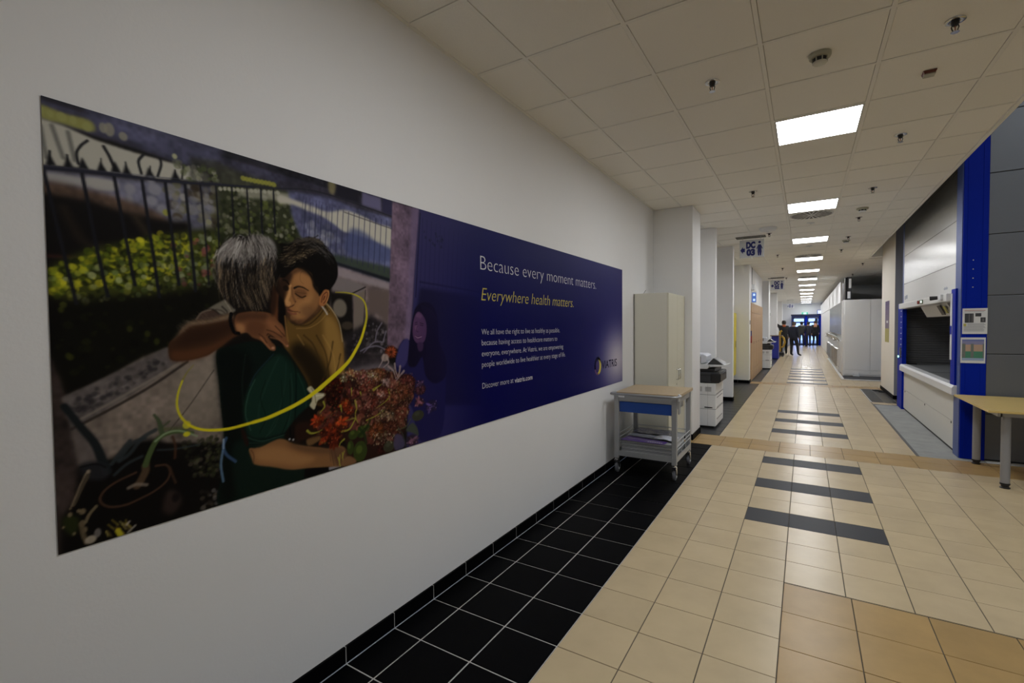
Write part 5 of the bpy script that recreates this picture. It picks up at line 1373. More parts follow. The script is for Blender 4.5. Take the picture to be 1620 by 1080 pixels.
["S",[[91.5,68.5],[102,169.5],[106.5,215]],3.7,4,[26,26,33],0.8,0.93],
["S",[[117,65],[126.5,167],[129.5,197]],3.9,4.2,[26,26,33],0.8,0.93],
["S",[[140.5,61],[147.5,165],[149.5,204.5]],3.7,4,[26,26,33],0.8,0.93],
["S",[[159.5,57.5],[165,141.5],[167,194.5]],2.5,2.5,[26,26,33],0.8,0.93],
["S",[[180,54.5],[182,112.5],[182,166.5]],2.5,2.5,[26,26,33],0.8,0.93],
["S",[[202,51],[203.5,119.5],[204.5,127]],2.7,2.7,[26,26,33],0.9,0.93],
["S",[[224,47.5],[226.5,109],[227,116]],2.8,2.8,[26,26,33],0.9,0.93],
["S",[[245.5,43],[246,101],[247,111]],3,3,[26,26,33],1,0.93],
["S",[[266,39],[267,97.5],[267.5,107]],3,3,[26,26,33],1,0.93],
["S",[[-3,78.5],[27.5,74],[63,69.5],[85,67],[131,61],[187.5,51],[233.5,43]],5,2.8,[38,38,50],0.8,1],
["S",[[-3,77],[63,67],[188,49]],1.2,1.2,[62,62,78],0.6,0.6],
["P",[[174.5,289],[177,338.5],[179,375],[181.5,412.5],[179.5,458],[174,511.5],[262.5,515],[314.5,509],[310,494],[323.5,441],[327,387],[317,349.5],[303,323.5],[287.5,299],[268,285.5],[227.5,276.5],[190.5,283]],[12,24,19],0.8,1,1,0],
["P",[[174.5,289],[177,338.5],[179,375],[181.5,412.5],[179.5,458],[175,503],[195.5,500],[205,417],[214,361.5],[227,315],[213,291]],[9,14,12],3.8,0.85,1,0],
["P",[[219,347],[230.5,329],[247,310.5],[268,297.5],[284,311],[293,341],[295.5,383],[290,415.5],[281,424],[254,427],[222,422.5],[213,401.5],[211,371]],[18,42,33],2.2,1,1,0],
["P",[[279,298.5],[300.5,325],[316,349.5],[323.5,387],[312,417],[293.5,420.5],[295,361.5],[287,329.5]],[14,38,30],2.6,1,1,0],
["P",[[195.5,424.5],[243,447],[296.5,477.5],[310,494],[307,512.5],[241.5,509],[199,503]],[15,30,24],3,0.8,1,0],
["S",[[267.5,304],[251,336.5],[235,374],[232.5,403]],3,3,[28,56,45],0.8,0.5],
["S",[[280.5,313],[277,349.5],[265.5,389],[249,420]],2.5,2.5,[28,54,44],0.8,0.5],
["S",[[289,330],[290,371.5],[281,417]],2.3,2.3,[32,60,50],0.8,0.5],
["S",[[229,334.5],[218,357],[213.5,385],[220.5,410.5]],1.6,1.6,[44,74,60],0.8,0.8],
["S",[[215.5,295],[210,332.5],[210,370.5]],1.4,1.4,[26,44,36],0.8,0.6],
["S",[[259.5,297],[231,325],[221,343]],2,2,[26,46,60],0.8,0.6],
["S",[[300.5,331],[313,364],[315,396.5]],2.1,2.1,[28,60,48],0.8,0.6],
["S",[[246,336],[237,364.5],[244.5,395],[234,417]],1.5,1.5,[12,26,20],0.8,0.8],
["S",[[271,338.5],[272.5,379.5],[261,408]],1.8,1.8,[12,28,22],0.8,0.7],
["S",[[286.5,340],[285,391.5],[271,424.5]],1.5,1.5,[10,22,17],0.8,0.8],
["S",[[293,299],[297.5,341],[293.5,414]],1.6,1.6,[8,18,15],0.8,0.9],
["S",[[265,399],[256.5,415],[243.5,425]],1.6,1.6,[36,62,50],0.8,0.6],
["P",[[209,412],[233.5,427],[265,426],[293,422.5],[291,434.5],[264.5,437],[235,439],[217.5,439],[210.5,427.5]],[13,27,22],0.8,1,1,0],
["S",[[212.5,418.5],[235.5,430],[264.5,429],[289,427]],1.4,1.4,[40,68,56],0.5,0.8],
["S",[[216,429],[243.5,433],[275,431]],1,1,[34,56,46],0.4,0.7],
["S",[[184.5,415],[180.5,426],[184.5,439],[197,452]],4.3,4.3,[46,66,96],0.9,0.9],
["S",[[179.5,432],[176.5,452.5],[179,476.5]],3.3,3.3,[74,98,124],0.9,0.85],
["S",[[181,416],[180.5,429]],2.4,2.4,[120,140,160],0.8,0.8],
["P",[[310,492],[360,501],[357,508.5],[307.5,508.5]],[11,10,11],0.7,1,0,0],
["P",[[356,501.5],[381,502.5],[384,507.5],[357,507.5]],[120,118,124],0.7,0.9,0,0],
["P",[[289,411],[325,387],[360,392],[393,420],[396,467],[358,466],[309,453],[275,435]],[19,14,11],1.3,1,1,0],
["P",[[280.5,237],[293,249],[314,249],[345,227.5],[354,211.5],[367,220],[379.5,239],[387,264],[393,290.5],[393,350.5],[388.5,375.5],[360,392],[334.5,388.5],[323,373.5],[318.5,349.5],[305,325],[287.5,299],[275,277.5]],[92,68,28],0.9,1,1,0],
["P",[[353.5,236],[374,241],[387,269.5],[393,299.5],[392,350.5],[374,362.5],[361.5,325],[352.5,280]],[128,98,46],4.6,0.9,1,0],
["P",[[301.5,279],[337,301.5],[361,347.5],[352.5,386.5],[327,383],[321,350],[305,323],[287.5,297]],[26,19,10],5.5,0.9,1,0],
["S",[[356.5,211.5],[372,227],[385,249],[391,281]],2.2,2.2,[150,132,100],0.9,0.8],
["S",[[297.5,251.5],[321,251.5],[343,236],[357.5,218.5]],2.3,2.3,[58,42,18],0.7,0.9],
["S",[[300,257],[325.5,255.5],[348,243],[364,225]],1.3,1.3,[138,108,54],0.7,0.7],
["S",[[337.5,269],[355.5,302.5],[361,347.5]],2.6,2.6,[52,38,16],1.6,0.7],
["S",[[370.5,281],[361.5,319.5],[341.5,356.5]],2.9,2.9,[52,38,16],1.7,0.7],
["S",[[313.5,268.5],[331,285],[343,313]],2.6,2.6,[52,38,16],1.6,0.7],
["S",[[386,304],[374.5,337],[350,368.5]],3,3,[52,38,16],1.8,0.7],
["S",[[350,269],[370,303],[374.5,337]],2.3,2.3,[146,114,58],1.7,0.55],
["S",[[381.5,315],[369,348]],2.3,2.3,[146,114,58],1.7,0.55],
["S",[[302,268],[313,284.5]],2.1,2.1,[146,114,58],1.6,0.55],
["P",[[281,237],[293,247],[314,249],[345,227.5],[354,211.5],[344,201],[315,215.5],[286,225]],[82,54,30],1.3,1,1,0],
["P",[[293,245],[314,248.5],[336,234],[326.5,230],[302.5,237]],[48,30,17],2.2,0.8,1,0],
["S",[[347.5,216.5],[355,225],[360,232.5]],2.9,2.9,[150,146,138],0.7,0.9],
["S",[[351.5,214],[359,221.5],[364,229]],1.5,1.5,[22,18,16],0.4,0.9],
["P",[[272,183],[276.5,172.5],[287.5,162.5],[305,154.5],[319.5,156],[330.5,162.5],[336,175.5],[343,187],[347,199],[345,212],[340,223],[330,233],[319,242],[308,248.5],[299,246.5],[290,239],[285,231],[281,221],[279.5,213],[278,198.5]],[134,92,52],0.7,1,1,0],
["P",[[269,181],[289,164],[296.5,171],[291.5,181],[285.5,194],[279.5,215],[275,213],[269,197]],[42,27,18],2.3,0.95,1,0],
["P",[[279.5,221],[287,225],[293.5,237],[307,248.5],[293,245],[282.5,235]],[60,38,24],2.1,0.8,1,0],
["P",[[294,175],[311.5,161],[327.5,172],[329.5,189],[304,187]],[150,106,62],4.2,0.6,1,0],
["P",[[315,205],[337,199.5],[339,214.5],[319,236.5],[302.5,237],[303,220]],[156,112,66],5.2,0.55,1,0],
["P",[[302.5,243],[319,239.5],[339,221],[347,203],[346.5,214.5],[336,229.5],[316.5,245],[304.5,250.5]],[70,46,28],2.2,0.75,1,0],
["P",[[298,193],[308.5,190.5],[320,194],[319.5,202.5],[308,206.5],[299,201.5]],[98,64,38],2,0.75,1,0],
["S",[[291,187.5],[289,200],[284,212.5]],4.5,6,[172,126,76],1.6,0.85],
["D",286.5,216.5,4.7,4.2,[170,124,76],1.3,0.8],
["S",[[293.5,191.5],[295,203.5],[299,213]],3.6,3.6,[88,58,35],2.1,0.6],
["S",[[280.5,222],[287,223],[296.5,218.5],[299.5,213]],1.9,1.9,[64,38,24],0.7,0.85],
["D",297.5,216,2.9,2.6,[140,98,56],0.8,0.7],
["S",[[299.5,199.5],[304.5,203],[311.5,205.5],[318.5,203]],1.8,1.8,[22,14,10],0.4,1],
["S",[[299,196.5],[307,198],[319,198.5]],1.2,1.2,[80,52,32],0.6,0.7],
["S",[[303,207.5],[315,208]],1.5,1.5,[100,66,40],0.8,0.6],
["S",[[298,191],[305,188],[314.5,189],[324,193.5]],3.4,1.5,[24,16,11],0.7,0.95],
["S",[[278.5,179],[284,180],[289,185.5]],2.5,2.5,[14,10,8],0.6,0.9],
["D",283.5,192,5.1,4.5,[26,17,12],1.4,0.85],
["S",[[287,225],[291.5,228],[298.5,229.5],[303,229]],2.2,1,[92,44,34],0.8,0.85],
["S",[[286,229],[292.5,233],[300.5,233]],2.5,2.5,[112,62,46],0.7,0.85],
["S",[[286,227],[295,229.5],[304,229.5]],0.8,0.8,[30,14,12],0.3,0.9],
["D",306.5,230.5,1.8,1.7,[90,58,36],1.1,0.5],
["S",[[283,224],[280.5,223]],1,1,[40,26,18],0.5,0.6],
["D",294.5,239,5.1,4.7,[124,88,52],1.7,0.6],
["D",321.5,228,13.8,11,[84,58,36],6,0.5],
["P",[[336,180],[345.5,199],[343,214.5],[329,232],[324,219],[334.5,201.5]],[108,74,42],3.2,0.6,1,0],
["P",[[292,165],[304.5,157.5],[323,159.5],[332.5,171.5],[325.5,168],[309,163],[297.5,168.5]],[62,40,25],2.3,0.75,1,0],
["P",[[344,212],[348,197],[356,189.5],[363.5,189.5],[365,197],[360.5,210.5],[352.5,218.5],[345,217.5]],[142,90,50],0.6,1,1,0],
["S",[[349,212],[351.5,201],[358.5,194.5],[362,196],[359,207],[353,214]],1.8,1.8,[78,40,22],0.6,0.85],
["S",[[353,207.5],[355.5,201.5]],2.2,2.2,[60,30,18],0.7,0.8],
["S",[[362.5,191.5],[364,198],[359,211.5]],1.1,1.1,[190,136,84],0.4,0.8],
["P",[[269,167],[269,157.5],[272,145.5],[277,136],[275,126],[273.5,122],[279.5,120],[289.5,121.5],[297,115],[304.5,109],[315,109],[324.5,105.5],[332,103],[342.5,104],[354.5,109.5],[364,120],[374,128],[381.5,139],[384,151.5],[383,165],[377,177],[369,186.5],[364,189.5],[355.5,189.5],[349,197.5],[345,202],[343,196.5],[342,188],[335.5,183.5],[333.5,173],[330.5,164.5],[320,158.5],[309,155],[299,160],[288.5,168.5],[281,175.5],[274,175.5],[270,172]],[15,12,10],0.8,1,1,0],
["H",[[[345,105],[319.5,110],[295,123],[277,132]],[[351,112.5],[325.5,116],[298,128],[273.5,140.5]],[[344.5,123],[322.5,125],[296.5,136],[272,147]],[[331,133],[314.5,134],[295,141.5],[272,152.5]],[[315.5,142],[305,144.5],[289,150.5],[272,157.5]]],420,0.95,[[132,114,82],[92,76,52],[44,34,24],[14,11,9],[20,16,12],[150,132,104]],0.7,3.6,5,[0,1]],
["H",[[[345,105],[319.5,110],[295,123],[277,132]],[[344.5,123],[322.5,125],[296.5,136],[272,147]],[[315.5,142],[305,144.5],[289,150.5],[272,157.5]]],90,1.58,[[12,9,8],[20,15,12]],0.75,5.2,15,[0,1]],
["H",[[[304.5,109.5],[323,108.5],[341.5,105],[357.5,114.5],[367.5,124.5]],[[309,115.5],[329,113],[344.5,115],[361,125],[374,139.5]],[[322.5,123],[338,121],[352.5,129],[363.5,136.5],[370.5,147]]],230,0.84,[[104,98,92],[60,56,52],[22,19,18],[16,14,13],[12,10,10]],0.65,4.2,6,[0,1]],
["P",[[289.5,118.5],[297,114.5],[304.5,109],[310.5,109],[319.5,105.5],[326,105],[335,102],[345,104],[354.5,109],[351,112.5],[335,107.5],[319.5,111.5],[304.5,116.5]],[92,84,72],1.3,0.5,1,0],
["S",[[318.5,161],[312,163.5],[309,170],[309.5,178],[315,183.5]],0.4,0.4,[60,38,24],0.3,0.6],
["P",[[296,156.5],[309,153.5],[321.5,157.5],[333.5,169],[335,181.5],[343,188],[343.5,197.5],[339,194],[333,186],[330.5,175],[324.5,165.5],[315,159.5],[303,157.5]],[16,12,9],1.1,0.9,1,0],
["P",[[260.5,177.5],[264,193.5],[271,207],[273,237],[269,257.5],[261,249],[257,217.5]],[92,54,30],1,1,1,0],
["P",[[270,207],[279.5,217],[282.5,242.5],[279,273],[272.5,283],[269,267.5]],[16,12,10],1.2,1,1,0],
["S",[[280.5,237],[282,257.5],[285,278]],2.7,2.7,[122,88,44],0.8,0.8],
["P",[[165,229],[168.5,226],[178,220],[188,215.5],[196.5,220.5],[203.5,228.5],[197,234.5],[189.5,237],[180,235.5],[173,230]],[98,92,80],0.8,1,1,0],
["S",[[184,225],[190,231],[191,235]],2.3,2.3,[48,42,38],0.7,0.9],
["S",[[187.5,215.5],[193.5,225.5],[197,232]],1.8,1.8,[128,120,106],0.7,0.8],
["S",[[166,229],[173,229.5],[180,235.5]],1.4,1.4,[34,28,26],0.5,0.9],
["S",[[175.5,229],[183.5,231],[188.5,235]],1.8,1.8,[58,50,46],0.7,0.8],
["P",[[149,244],[153,238],[159,232.5],[167,229.5],[173,231],[179,235.5],[185,237],[177.5,241],[168,243],[153,244.5]],[66,50,42],0.7,1,1,0],
["S",[[150,243],[155.5,235],[162.5,231.5],[168.5,230]],2.2,2.2,[112,98,84],0.9,0.7],
["P",[[115,277],[117,273],[122.5,268],[127,264],[129.5,258.5],[133,254],[141,247],[152,244],[168,243.5],[177.5,240],[187,237],[197,234.5],[201,243.5],[204.5,254],[207.5,264.5],[196.5,270.5],[183.5,280.5],[174,287],[164.5,293],[157.5,295.5],[141.5,299],[127,299.5],[118.5,298],[115.5,293],[114.5,283.5]],[58,36,22],0.6,1,1,0],
["P",[[118,286],[138,285],[167,279.5],[191,268],[204,261.5],[207,264.5],[196.5,271],[176.5,285.5],[157.5,295.5],[137.5,299.5],[119.5,298]],[84,50,28],2.7,0.8,1,0],
["P",[[131,257],[142,247],[168,243.5],[187,237],[197,235],[198.5,241],[177,246.5],[159,250],[142,252.5],[132,261],[119,273],[116,277],[122.5,268]],[122,102,80],1.9,0.85,1,0],
["P",[[133,263],[151.5,256],[177,252.5],[194.5,249],[196.5,256.5],[172,269],[143.5,277.5],[125,279]],[44,27,17],3.4,0.6,1,0],
["Z",[[129.5,259.5],[142,249.5],[168,244.5],[196,236]],120],
["Z",[[131,256],[142,247],[154.5,242],[166,230.5]],70],
["P",[[201,243.5],[205,235.5],[215,232.5],[231,230.5],[247.5,231.5],[260.5,235],[267.5,244.5],[275,251],[279.5,261],[281,271],[285,280.5],[286.5,285.5],[284.5,288],[281,286.5],[272.5,278],[262.5,271.5],[253,268],[251.5,270.5],[256.5,277.5],[263,285],[263,291],[258.5,292],[252.5,289],[246.5,281],[237,274],[227,270],[219,263],[209,263.5],[204,259],[201.5,251]],[104,66,40],0.6,1,1,0],
["P",[[203.5,235.5],[223,232],[250.5,233.5],[247,243],[223,243],[205.5,246]],[66,42,28],2.8,0.75,1,0],
["P",[[203,249],[214.5,251],[215.5,260.5],[208,263],[203,257.5]],[150,106,66],2.1,0.8,1,0],
["P",[[222.5,247],[239,246],[247,257],[237,269],[226,267],[218.5,259]],[84,52,32],2.8,0.7,1,0],
["P",[[250,243],[264.5,247],[277.5,262.5],[268.5,265],[254,257]],[126,82,50],2.5,0.8,1,0],
["S",[[249.5,267.5],[251.5,265],[258,269],[272.5,278]],1.2,1.2,[28,17,12],0.4,0.95],
["S",[[263.5,253],[270,259.5],[279,269.5]],1.4,1.4,[52,32,22],0.5,0.9],
["S",[[249.5,259],[261,262.5],[274.5,271]],1.6,1.6,[60,38,26],0.6,0.85],
["S",[[239.5,270.5],[247.5,281],[255,289]],2.6,2.6,[136,90,56],1,0.8],
["S",[[255,270.5],[269.5,275],[282,285.5]],2.4,2.4,[134,88,56],1,0.7],
["S",[[237,265],[244,270.5],[249,279]],1.5,1.5,[60,36,24],0.7,0.8],
["D",259,287.5,2.7,2.2,[158,112,84],0.6,0.9],
["D",283.5,285,1.7,1.5,[150,104,74],0.6,0.8],
["D",250,283,1.9,1.8,[120,76,50],0.9,0.7],
["S",[[196.5,235],[195,242.5],[196,251],[198.5,259],[201.5,263],[206.5,263.5]],5.2,5.2,[9,8,8],0.5,1],
["D",196.5,236,0.9,0.9,[38,36,38],0.4,0.6],
["D",197,239,0.9,0.9,[38,36,38],0.4,0.6],
["D",196.5,242.5,0.7,0.9,[38,36,38],0.4,0.6],
["D",197,245.5,1,0.9,[38,36,38],0.4,0.6],
["D",199,249,0.9,0.9,[38,36,38],0.4,0.6],
["D",200,252.5,1,0.9,[38,36,38],0.4,0.6],
["D",201,255.5,0.9,0.9,[38,36,38],0.4,0.6],
["D",201,259,0.9,0.9,[38,36,38],0.4,0.6],
["D",202,262.5,0.9,0.9,[38,36,38],0.4,0.6],
["P",[[176.5,164],[177.5,156],[180.5,149.5],[185,142],[189,136.5],[194.5,128.5],[201.5,124],[209,122],[210,119],[215,118],[219.5,120],[225.5,116.5],[231,115],[239.5,115],[250,114.5],[259,117],[266,122],[268.5,131],[269,141],[268,159],[264.5,175],[262,188.5],[260,201],[258,214.5],[253.5,226],[237,229.5],[219,229],[203.5,228.5],[197.5,224],[189,215],[184,207],[179,197],[177,183]],[24,20,18],0.8,1,1,0],
["P",[[229.5,117.5],[247.5,114],[260.5,117],[267.5,127],[269,140],[260.5,129],[247,125],[229,127.5]],[142,140,136],2,0.75,1,0],
["P",[[179,153],[188.5,137],[200.5,125.5],[210,123],[212,131],[201,145],[189,160.5],[177.5,167.5]],[112,106,102],2.7,0.55,1,0],
["H",[[[198,125.5],[180.5,149.5],[177,167.5],[179,194]],[[203,124],[185,150.5],[179.5,177.5],[183,205.5]],[[207.5,123.5],[191.5,149.5],[185,182],[189,215]],[[211,123],[197,155],[195,187],[199,224]],[[215,121],[204.5,156.5],[204.5,192.5],[212,226.5]],[[218.5,120.5],[214,153],[214.5,185.5],[228,228]],[[223,118.5],[226,149],[225,183.5],[237,228.5]],[[229.5,116.5],[236.5,145],[234,183],[244.5,226.5]],[[236,115],[247,142.5],[244.5,179.5],[251.5,214.5]],[[242.5,115],[256,140],[254,171],[257,201.5]],[[250,114.5],[265.5,136.5],[265,159.5],[261,185.5]]],170,2.09,[[104,98,92],[66,60,56],[28,24,22],[132,126,120]],0.5,4.8,21,[0,1]],
["H",[[[198,125.5],[180.5,149.5],[177,167.5],[179,194]],[[203,124],[185,150.5],[179.5,177.5],[183,205.5]],[[207.5,123.5],[191.5,149.5],[185,182],[189,215]],[[211,123],[197,155],[195,187],[199,224]],[[215,121],[204.5,156.5],[204.5,192.5],[212,226.5]],[[218.5,120.5],[214,153],[214.5,185.5],[228,228]],[[223,118.5],[226,149],[225,183.5],[237,228.5]],[[229.5,116.5],[236.5,145],[234,183],[244.5,226.5]],[[236,115],[247,142.5],[244.5,179.5],[251.5,214.5]],[[242.5,115],[256,140],[254,171],[257,201.5]],[[250,114.5],[265.5,136.5],[265,159.5],[261,185.5]]],650,0.85,[[96,90,84],[60,54,50],[30,26,24],[18,15,14],[124,118,112]],0.7,2.8,11,[0,1]],
["H",[[[198,125.5],[180.5,149.5],[177,167.5],[179,194]],[[203,124],[185,150.5],[179.5,177.5],[183,205.5]],[[207.5,123.5],[191.5,149.5],[185,182],[189,215]],[[211,123],[197,155],[195,187],[199,224]],[[215,121],[204.5,156.5],[204.5,192.5],[212,226.5]],[[218.5,120.5],[214,153],[214.5,185.5],[228,228]],[[223,118.5],[226,149],[225,183.5],[237,228.5]],[[229.5,116.5],[236.5,145],[234,183],[244.5,226.5]],[[236,115],[247,142.5],[244.5,179.5],[251.5,214.5]],[[242.5,115],[256,140],[254,171],[257,201.5]],[[250,114.5],[265.5,136.5],[265,159.5],[261,185.5]]],400,0.95,[[146,142,136],[122,116,112],[160,156,150],[84,78,76]],0.75,3.2,12,[0,0.5]],
["H",[[[203,124],[185,150.5],[179.5,177.5],[183,205.5]],[[207.5,123.5],[191.5,149.5],[185,182],[189,215]],[[211,123],[197,155],[195,187],[199,224]],[[215,121],[204.5,156.5],[204.5,192.5],[212,226.5]],[[218.5,120.5],[214,153],[214.5,185.5],[228,228]],[[223,118.5],[226,149],[225,183.5],[237,228.5]],[[229.5,116.5],[236.5,145],[234,183],[244.5,226.5]],[[236,115],[247,142.5],[244.5,179.5],[251.5,214.5]],[[242.5,115],[256,140],[254,171],[257,201.5]],[[250,114.5],[265.5,136.5],[265,159.5],[261,185.5]]],110,2.09,[[14,11,10],[18,14,12],[92,78,60]],0.6,4.8,22,[0.4,1]],
["H",[[[203,124],[185,150.5],[179.5,177.5],[183,205.5]],[[207.5,123.5],[191.5,149.5],[185,182],[189,215]],[[211,123],[197,155],[195,187],[199,224]],[[215,121],[204.5,156.5],[204.5,192.5],[212,226.5]],[[218.5,120.5],[214,153],[214.5,185.5],[228,228]],[[223,118.5],[226,149],[225,183.5],[237,228.5]],[[229.5,116.5],[236.5,145],[234,183],[244.5,226.5]],[[236,115],[247,142.5],[244.5,179.5],[251.5,214.5]],[[242.5,115],[256,140],[254,171],[257,201.5]],[[250,114.5],[265.5,136.5],[265,159.5],[261,185.5]]],330,0.85,[[128,108,80],[98,80,58],[22,18,15],[14,12,11],[150,132,104]],0.8,2.8,13,[0.45,1]],
["H",[[[207.5,123.5],[191.5,149.5],[185,182],[189,215]],[[211,123],[197,155],[195,187],[199,224]],[[215,121],[204.5,156.5],[204.5,192.5],[212,226.5]],[[218.5,120.5],[214,153],[214.5,185.5],[228,228]],[[223,118.5],[226,149],[225,183.5],[237,228.5]],[[229.5,116.5],[236.5,145],[234,183],[244.5,226.5]]],120,1.04,[[12,10,10],[16,13,12]],0.8,2.8,14,[0.3,0.95]],
["P",[[257,199],[267,190.5],[267.5,214],[261.5,237],[255,228.5]],[36,22,14],2,0.8,1,0],
["S",[[210,123],[209,119.5],[213.5,118.5],[218.5,121]],0.7,0.7,[150,148,146],0.3,0.8],
["S",[[224.5,118.5],[221,114],[218.5,113]],0.6,0.6,[90,88,86],0.3,0.7],
["S",[[233,115.5],[233,111.5]],0.6,0.6,[120,118,114],0.3,0.7],
["S",[[177,183],[171.5,187.5],[170.5,196]],0.4,0.4,[70,68,66],0.3,0.6],
["S",[[177,185],[175,193],[176,198]],0.5,0.5,[70,68,66],0.3,0.6],
["P",[[217,438],[227,439],[237.5,439],[251.5,435],[265.5,433],[276.5,436.5],[289.5,445.5],[310,453.5],[337,462],[359.5,469],[377,468.5],[389.5,473.5],[405,491.5],[414,507],[395,507],[376.5,505.5],[347,499],[314.5,492.5],[283.5,487],[253,474.5],[226,464],[221,453.5]],[112,78,45],0.7,1,1,0],
["P",[[227,442],[261,443],[299.5,463],[331,480],[299,484.5],[260,472],[228.5,459.5]],[140,100,60],4,0.75,1,0],
["P",[[280,439],[315,456],[359.5,469],[371,479.5],[331,470.5],[294.5,455]],[78,54,36],3.3,0.7,1,0],
["P",[[359.5,469],[383,471],[405,491.5],[412.5,506.5],[379.5,505],[367.5,494]],[82,56,38],2.9,0.85,1,0],
["S",[[362.5,473],[365,488.5],[367.5,501.5]],1.1,1.1,[60,40,28],0.6,0.6],
["S",[[368.5,471.5],[372.5,490],[375,503.5]],1,1,[60,40,28],0.6,0.6],
["S",[[359,477],[361,492.5]],1,1,[64,44,30],0.6,0.5],
["S",[[220.5,440.5],[224.5,450],[223.5,461]],1.3,1.3,[70,46,28],0.7,0.7],
["P",[[206.5,403.5],[213,413],[217,431],[212.5,432.5],[207.5,416.5]],[36,18,13],0.9,0.9,1,0],
["P",[[315.5,443],[340,442],[343,448.5],[323,455.5],[315,452.5]],[110,80,44],1.1,0.8,1,0],
["S",[[284.5,418],[286.5,437]],2.5,2.5,[8,8,9],0.5,1],
["S",[[291.5,419.5],[290,437.5]],2.5,2.5,[8,8,9],0.5,1],
["D",283.5,437,1.8,1.6,[150,150,150],0.5,0.9],
["D",290,439,1.8,1.6,[150,150,150],0.5,0.9],
["P",[[294.5,415],[321.5,415],[343,439],[315.5,443],[295,443]],[46,24,15],2.2,0.7,1,0],
["P",[[349,366],[372,342.5],[404.5,341],[445,339.5],[488,343],[542,353],[575,374],[570,408],[547.5,431],[547,467],[517.5,513],[465,513],[411.5,505],[395,489],[390.5,461],[349,461],[345,408.5]],[40,22,17],2.4,0.95,1,0],
["K",[[353.5,371],[372,344.5],[404.5,343],[444.5,342],[488,343],[542,355],[571,376.5],[566.5,407.5],[544,430.5],[543,461.5],[511,501],[465,501],[402,440.5],[354,453],[333,417]],420,3.6,9.6,[[96,46,34],[70,32,24],[112,66,48],[46,22,16],[84,60,36],[104,56,52],[30,16,12]],0.75,1.1,649],
["F",371.5,362,22.7,18.2,[62,20,12],92],
["F",369,381.5,17,15.7,[44,16,10],91],
["F",509,306,17.7,13.1,[140,62,30],30],
["F",472,349,18.1,14.5,[124,76,42],38],
["F",552.5,374.5,26.5,20.5,[96,42,38],55],
["F",537.5,391,24.5,18.2,[108,58,36],33],
["F",510,403,22.7,18.2,[112,60,40],66],
["F",537,432,21.9,16.3,[112,56,40],38],
["F",466.5,457,22.7,17.5,[118,60,28],70],
["F",505,457,21.1,14.1,[84,42,26],43],
["F",593,392.5,17.5,12.2,[80,42,52],1],
["F",484,387,19,14.6,[112,50,36],53],
["F",444,367.5,19.2,15.4,[116,52,38],74],
["F",455,402.5,18.3,13.5,[104,46,34],40],
["F",417.5,379,12.8,9.8,[98,40,32],2],
["F",438.5,353,12.8,10.3,[112,58,46],48],
["F",481,497,13.9,10.3,[60,22,18],78],
["F",504,505,12.6,9.7,[36,18,14],75],
["F",499,423.5,20.4,15.2,[92,54,34],80],
["T",395,394,15.5,13,[142,48,16],0.1],
["T",336.5,415.5,14.1,12.4,[142,44,12],0.6],
["T",382,427,18.7,14.3,[146,52,16],0.3],
["T",362,442,25.7,18.8,[104,34,12],0.4],
["T",369,456.5,16,14.8,[92,30,12],0.9],
["T",403,409,11.8,9.8,[130,40,16],0.6],
["T",407,339.5,10.7,8.9,[140,92,58],0.3],
["T",392,348.5,8.7,6.7,[140,130,84],0.5],
["T",432.5,352.5,10.5,8.4,[112,60,54],0.6],
["T",446,401,11.7,9.3,[126,72,60],1],
["T",589,419,17.1,12,[98,58,68],0],
["T",628.5,432.5,23.1,15.8,[72,56,104],0.4],
["T",564.5,497,20.4,14.7,[88,60,76],0.6],
["T",480.5,389,12.9,8.9,[150,104,92],0.3],
["T",494,366,12,9.2,[120,96,92],0.6],
["T",456.5,347.5,9.5,7,[130,122,84],0.2],
["T",483,428.5,13.9,11.1,[112,88,60],0.2],
["T",502.5,434,15,11.1,[120,96,72],0.8],
["T",593.5,379,13.2,8.9,[70,48,78],0.8],
["P",[[317,359],[324.5,355],[331,361.5],[337.5,367.5],[353,371.5],[347,377.5],[337,381.5],[333.5,389.5],[329.5,395.5],[321.5,387.5],[326,379.5],[325,369]],[150,144,118],0.7,1,1,0],
["S",[[325,358.5],[331.5,370],[333.5,385]],1.3,1.3,[96,90,60],0.6,0.8],
["S",[[334,372.5],[348.5,373]],1.1,1.1,[186,180,156],0.4,0.8],
["S",[[489,311],[485,323],[475.5,335]],4.8,1.8,[128,112,112],0.8,0.85],
["S",[[497,316.5],[501.5,327],[488.5,335.5]],5.2,2,[128,112,112],0.9,0.85],
["S",[[518.5,330.5],[521,346],[528,361.5]],5.2,2,[128,112,112],0.9,0.85],
["S",[[533.5,337],[530,351.5],[521,361]],5.4,2,[128,112,112],0.9,0.85],
["S",[[544,347.5],[531.5,357],[521,366]],5.2,2,[128,112,112],0.9,0.85],
["S",[[501,334.5],[514.5,345],[521,361]],5,1.9,[128,112,112],0.9,0.85],
["D",492.5,316.5,10.2,7.6,[136,120,112],1.6,0.8],
["S",[[316,429.5],[323,435],[335,435.5],[345,433]],4.4,1.1,[126,124,36],0.6,0.9],
["S",[[385.5,444],[402,443],[413,431],[416.5,425],[405,425],[394,425.5]],3.7,1.1,[126,124,36],0.6,0.9],
["S",[[417,392.5],[419.5,407],[416.5,420],[422,435]],4.8,1.2,[126,124,36],0.6,0.9],
["S",[[384,397],[386.5,408.5]],5.2,1.1,[126,124,36],0.6,0.9],
["S",[[348.5,385],[350.5,394],[340.5,403]],3.7,1.1,[126,124,36],0.5,0.9],
["S",[[462,377],[481,369]],6.2,1.2,[126,124,36],0.6,0.9],
["S",[[500.5,381],[503,394.5],[490,405],[467,414]],3.2,1.2,[126,124,36],0.6,0.9],
["S",[[442.5,433.5],[467,428.5],[486.5,421.5]],3,1.2,[126,124,36],0.6,0.9],
["S",[[409,368.5],[409,382]],2.8,1.1,[126,124,36],0.6,0.9],
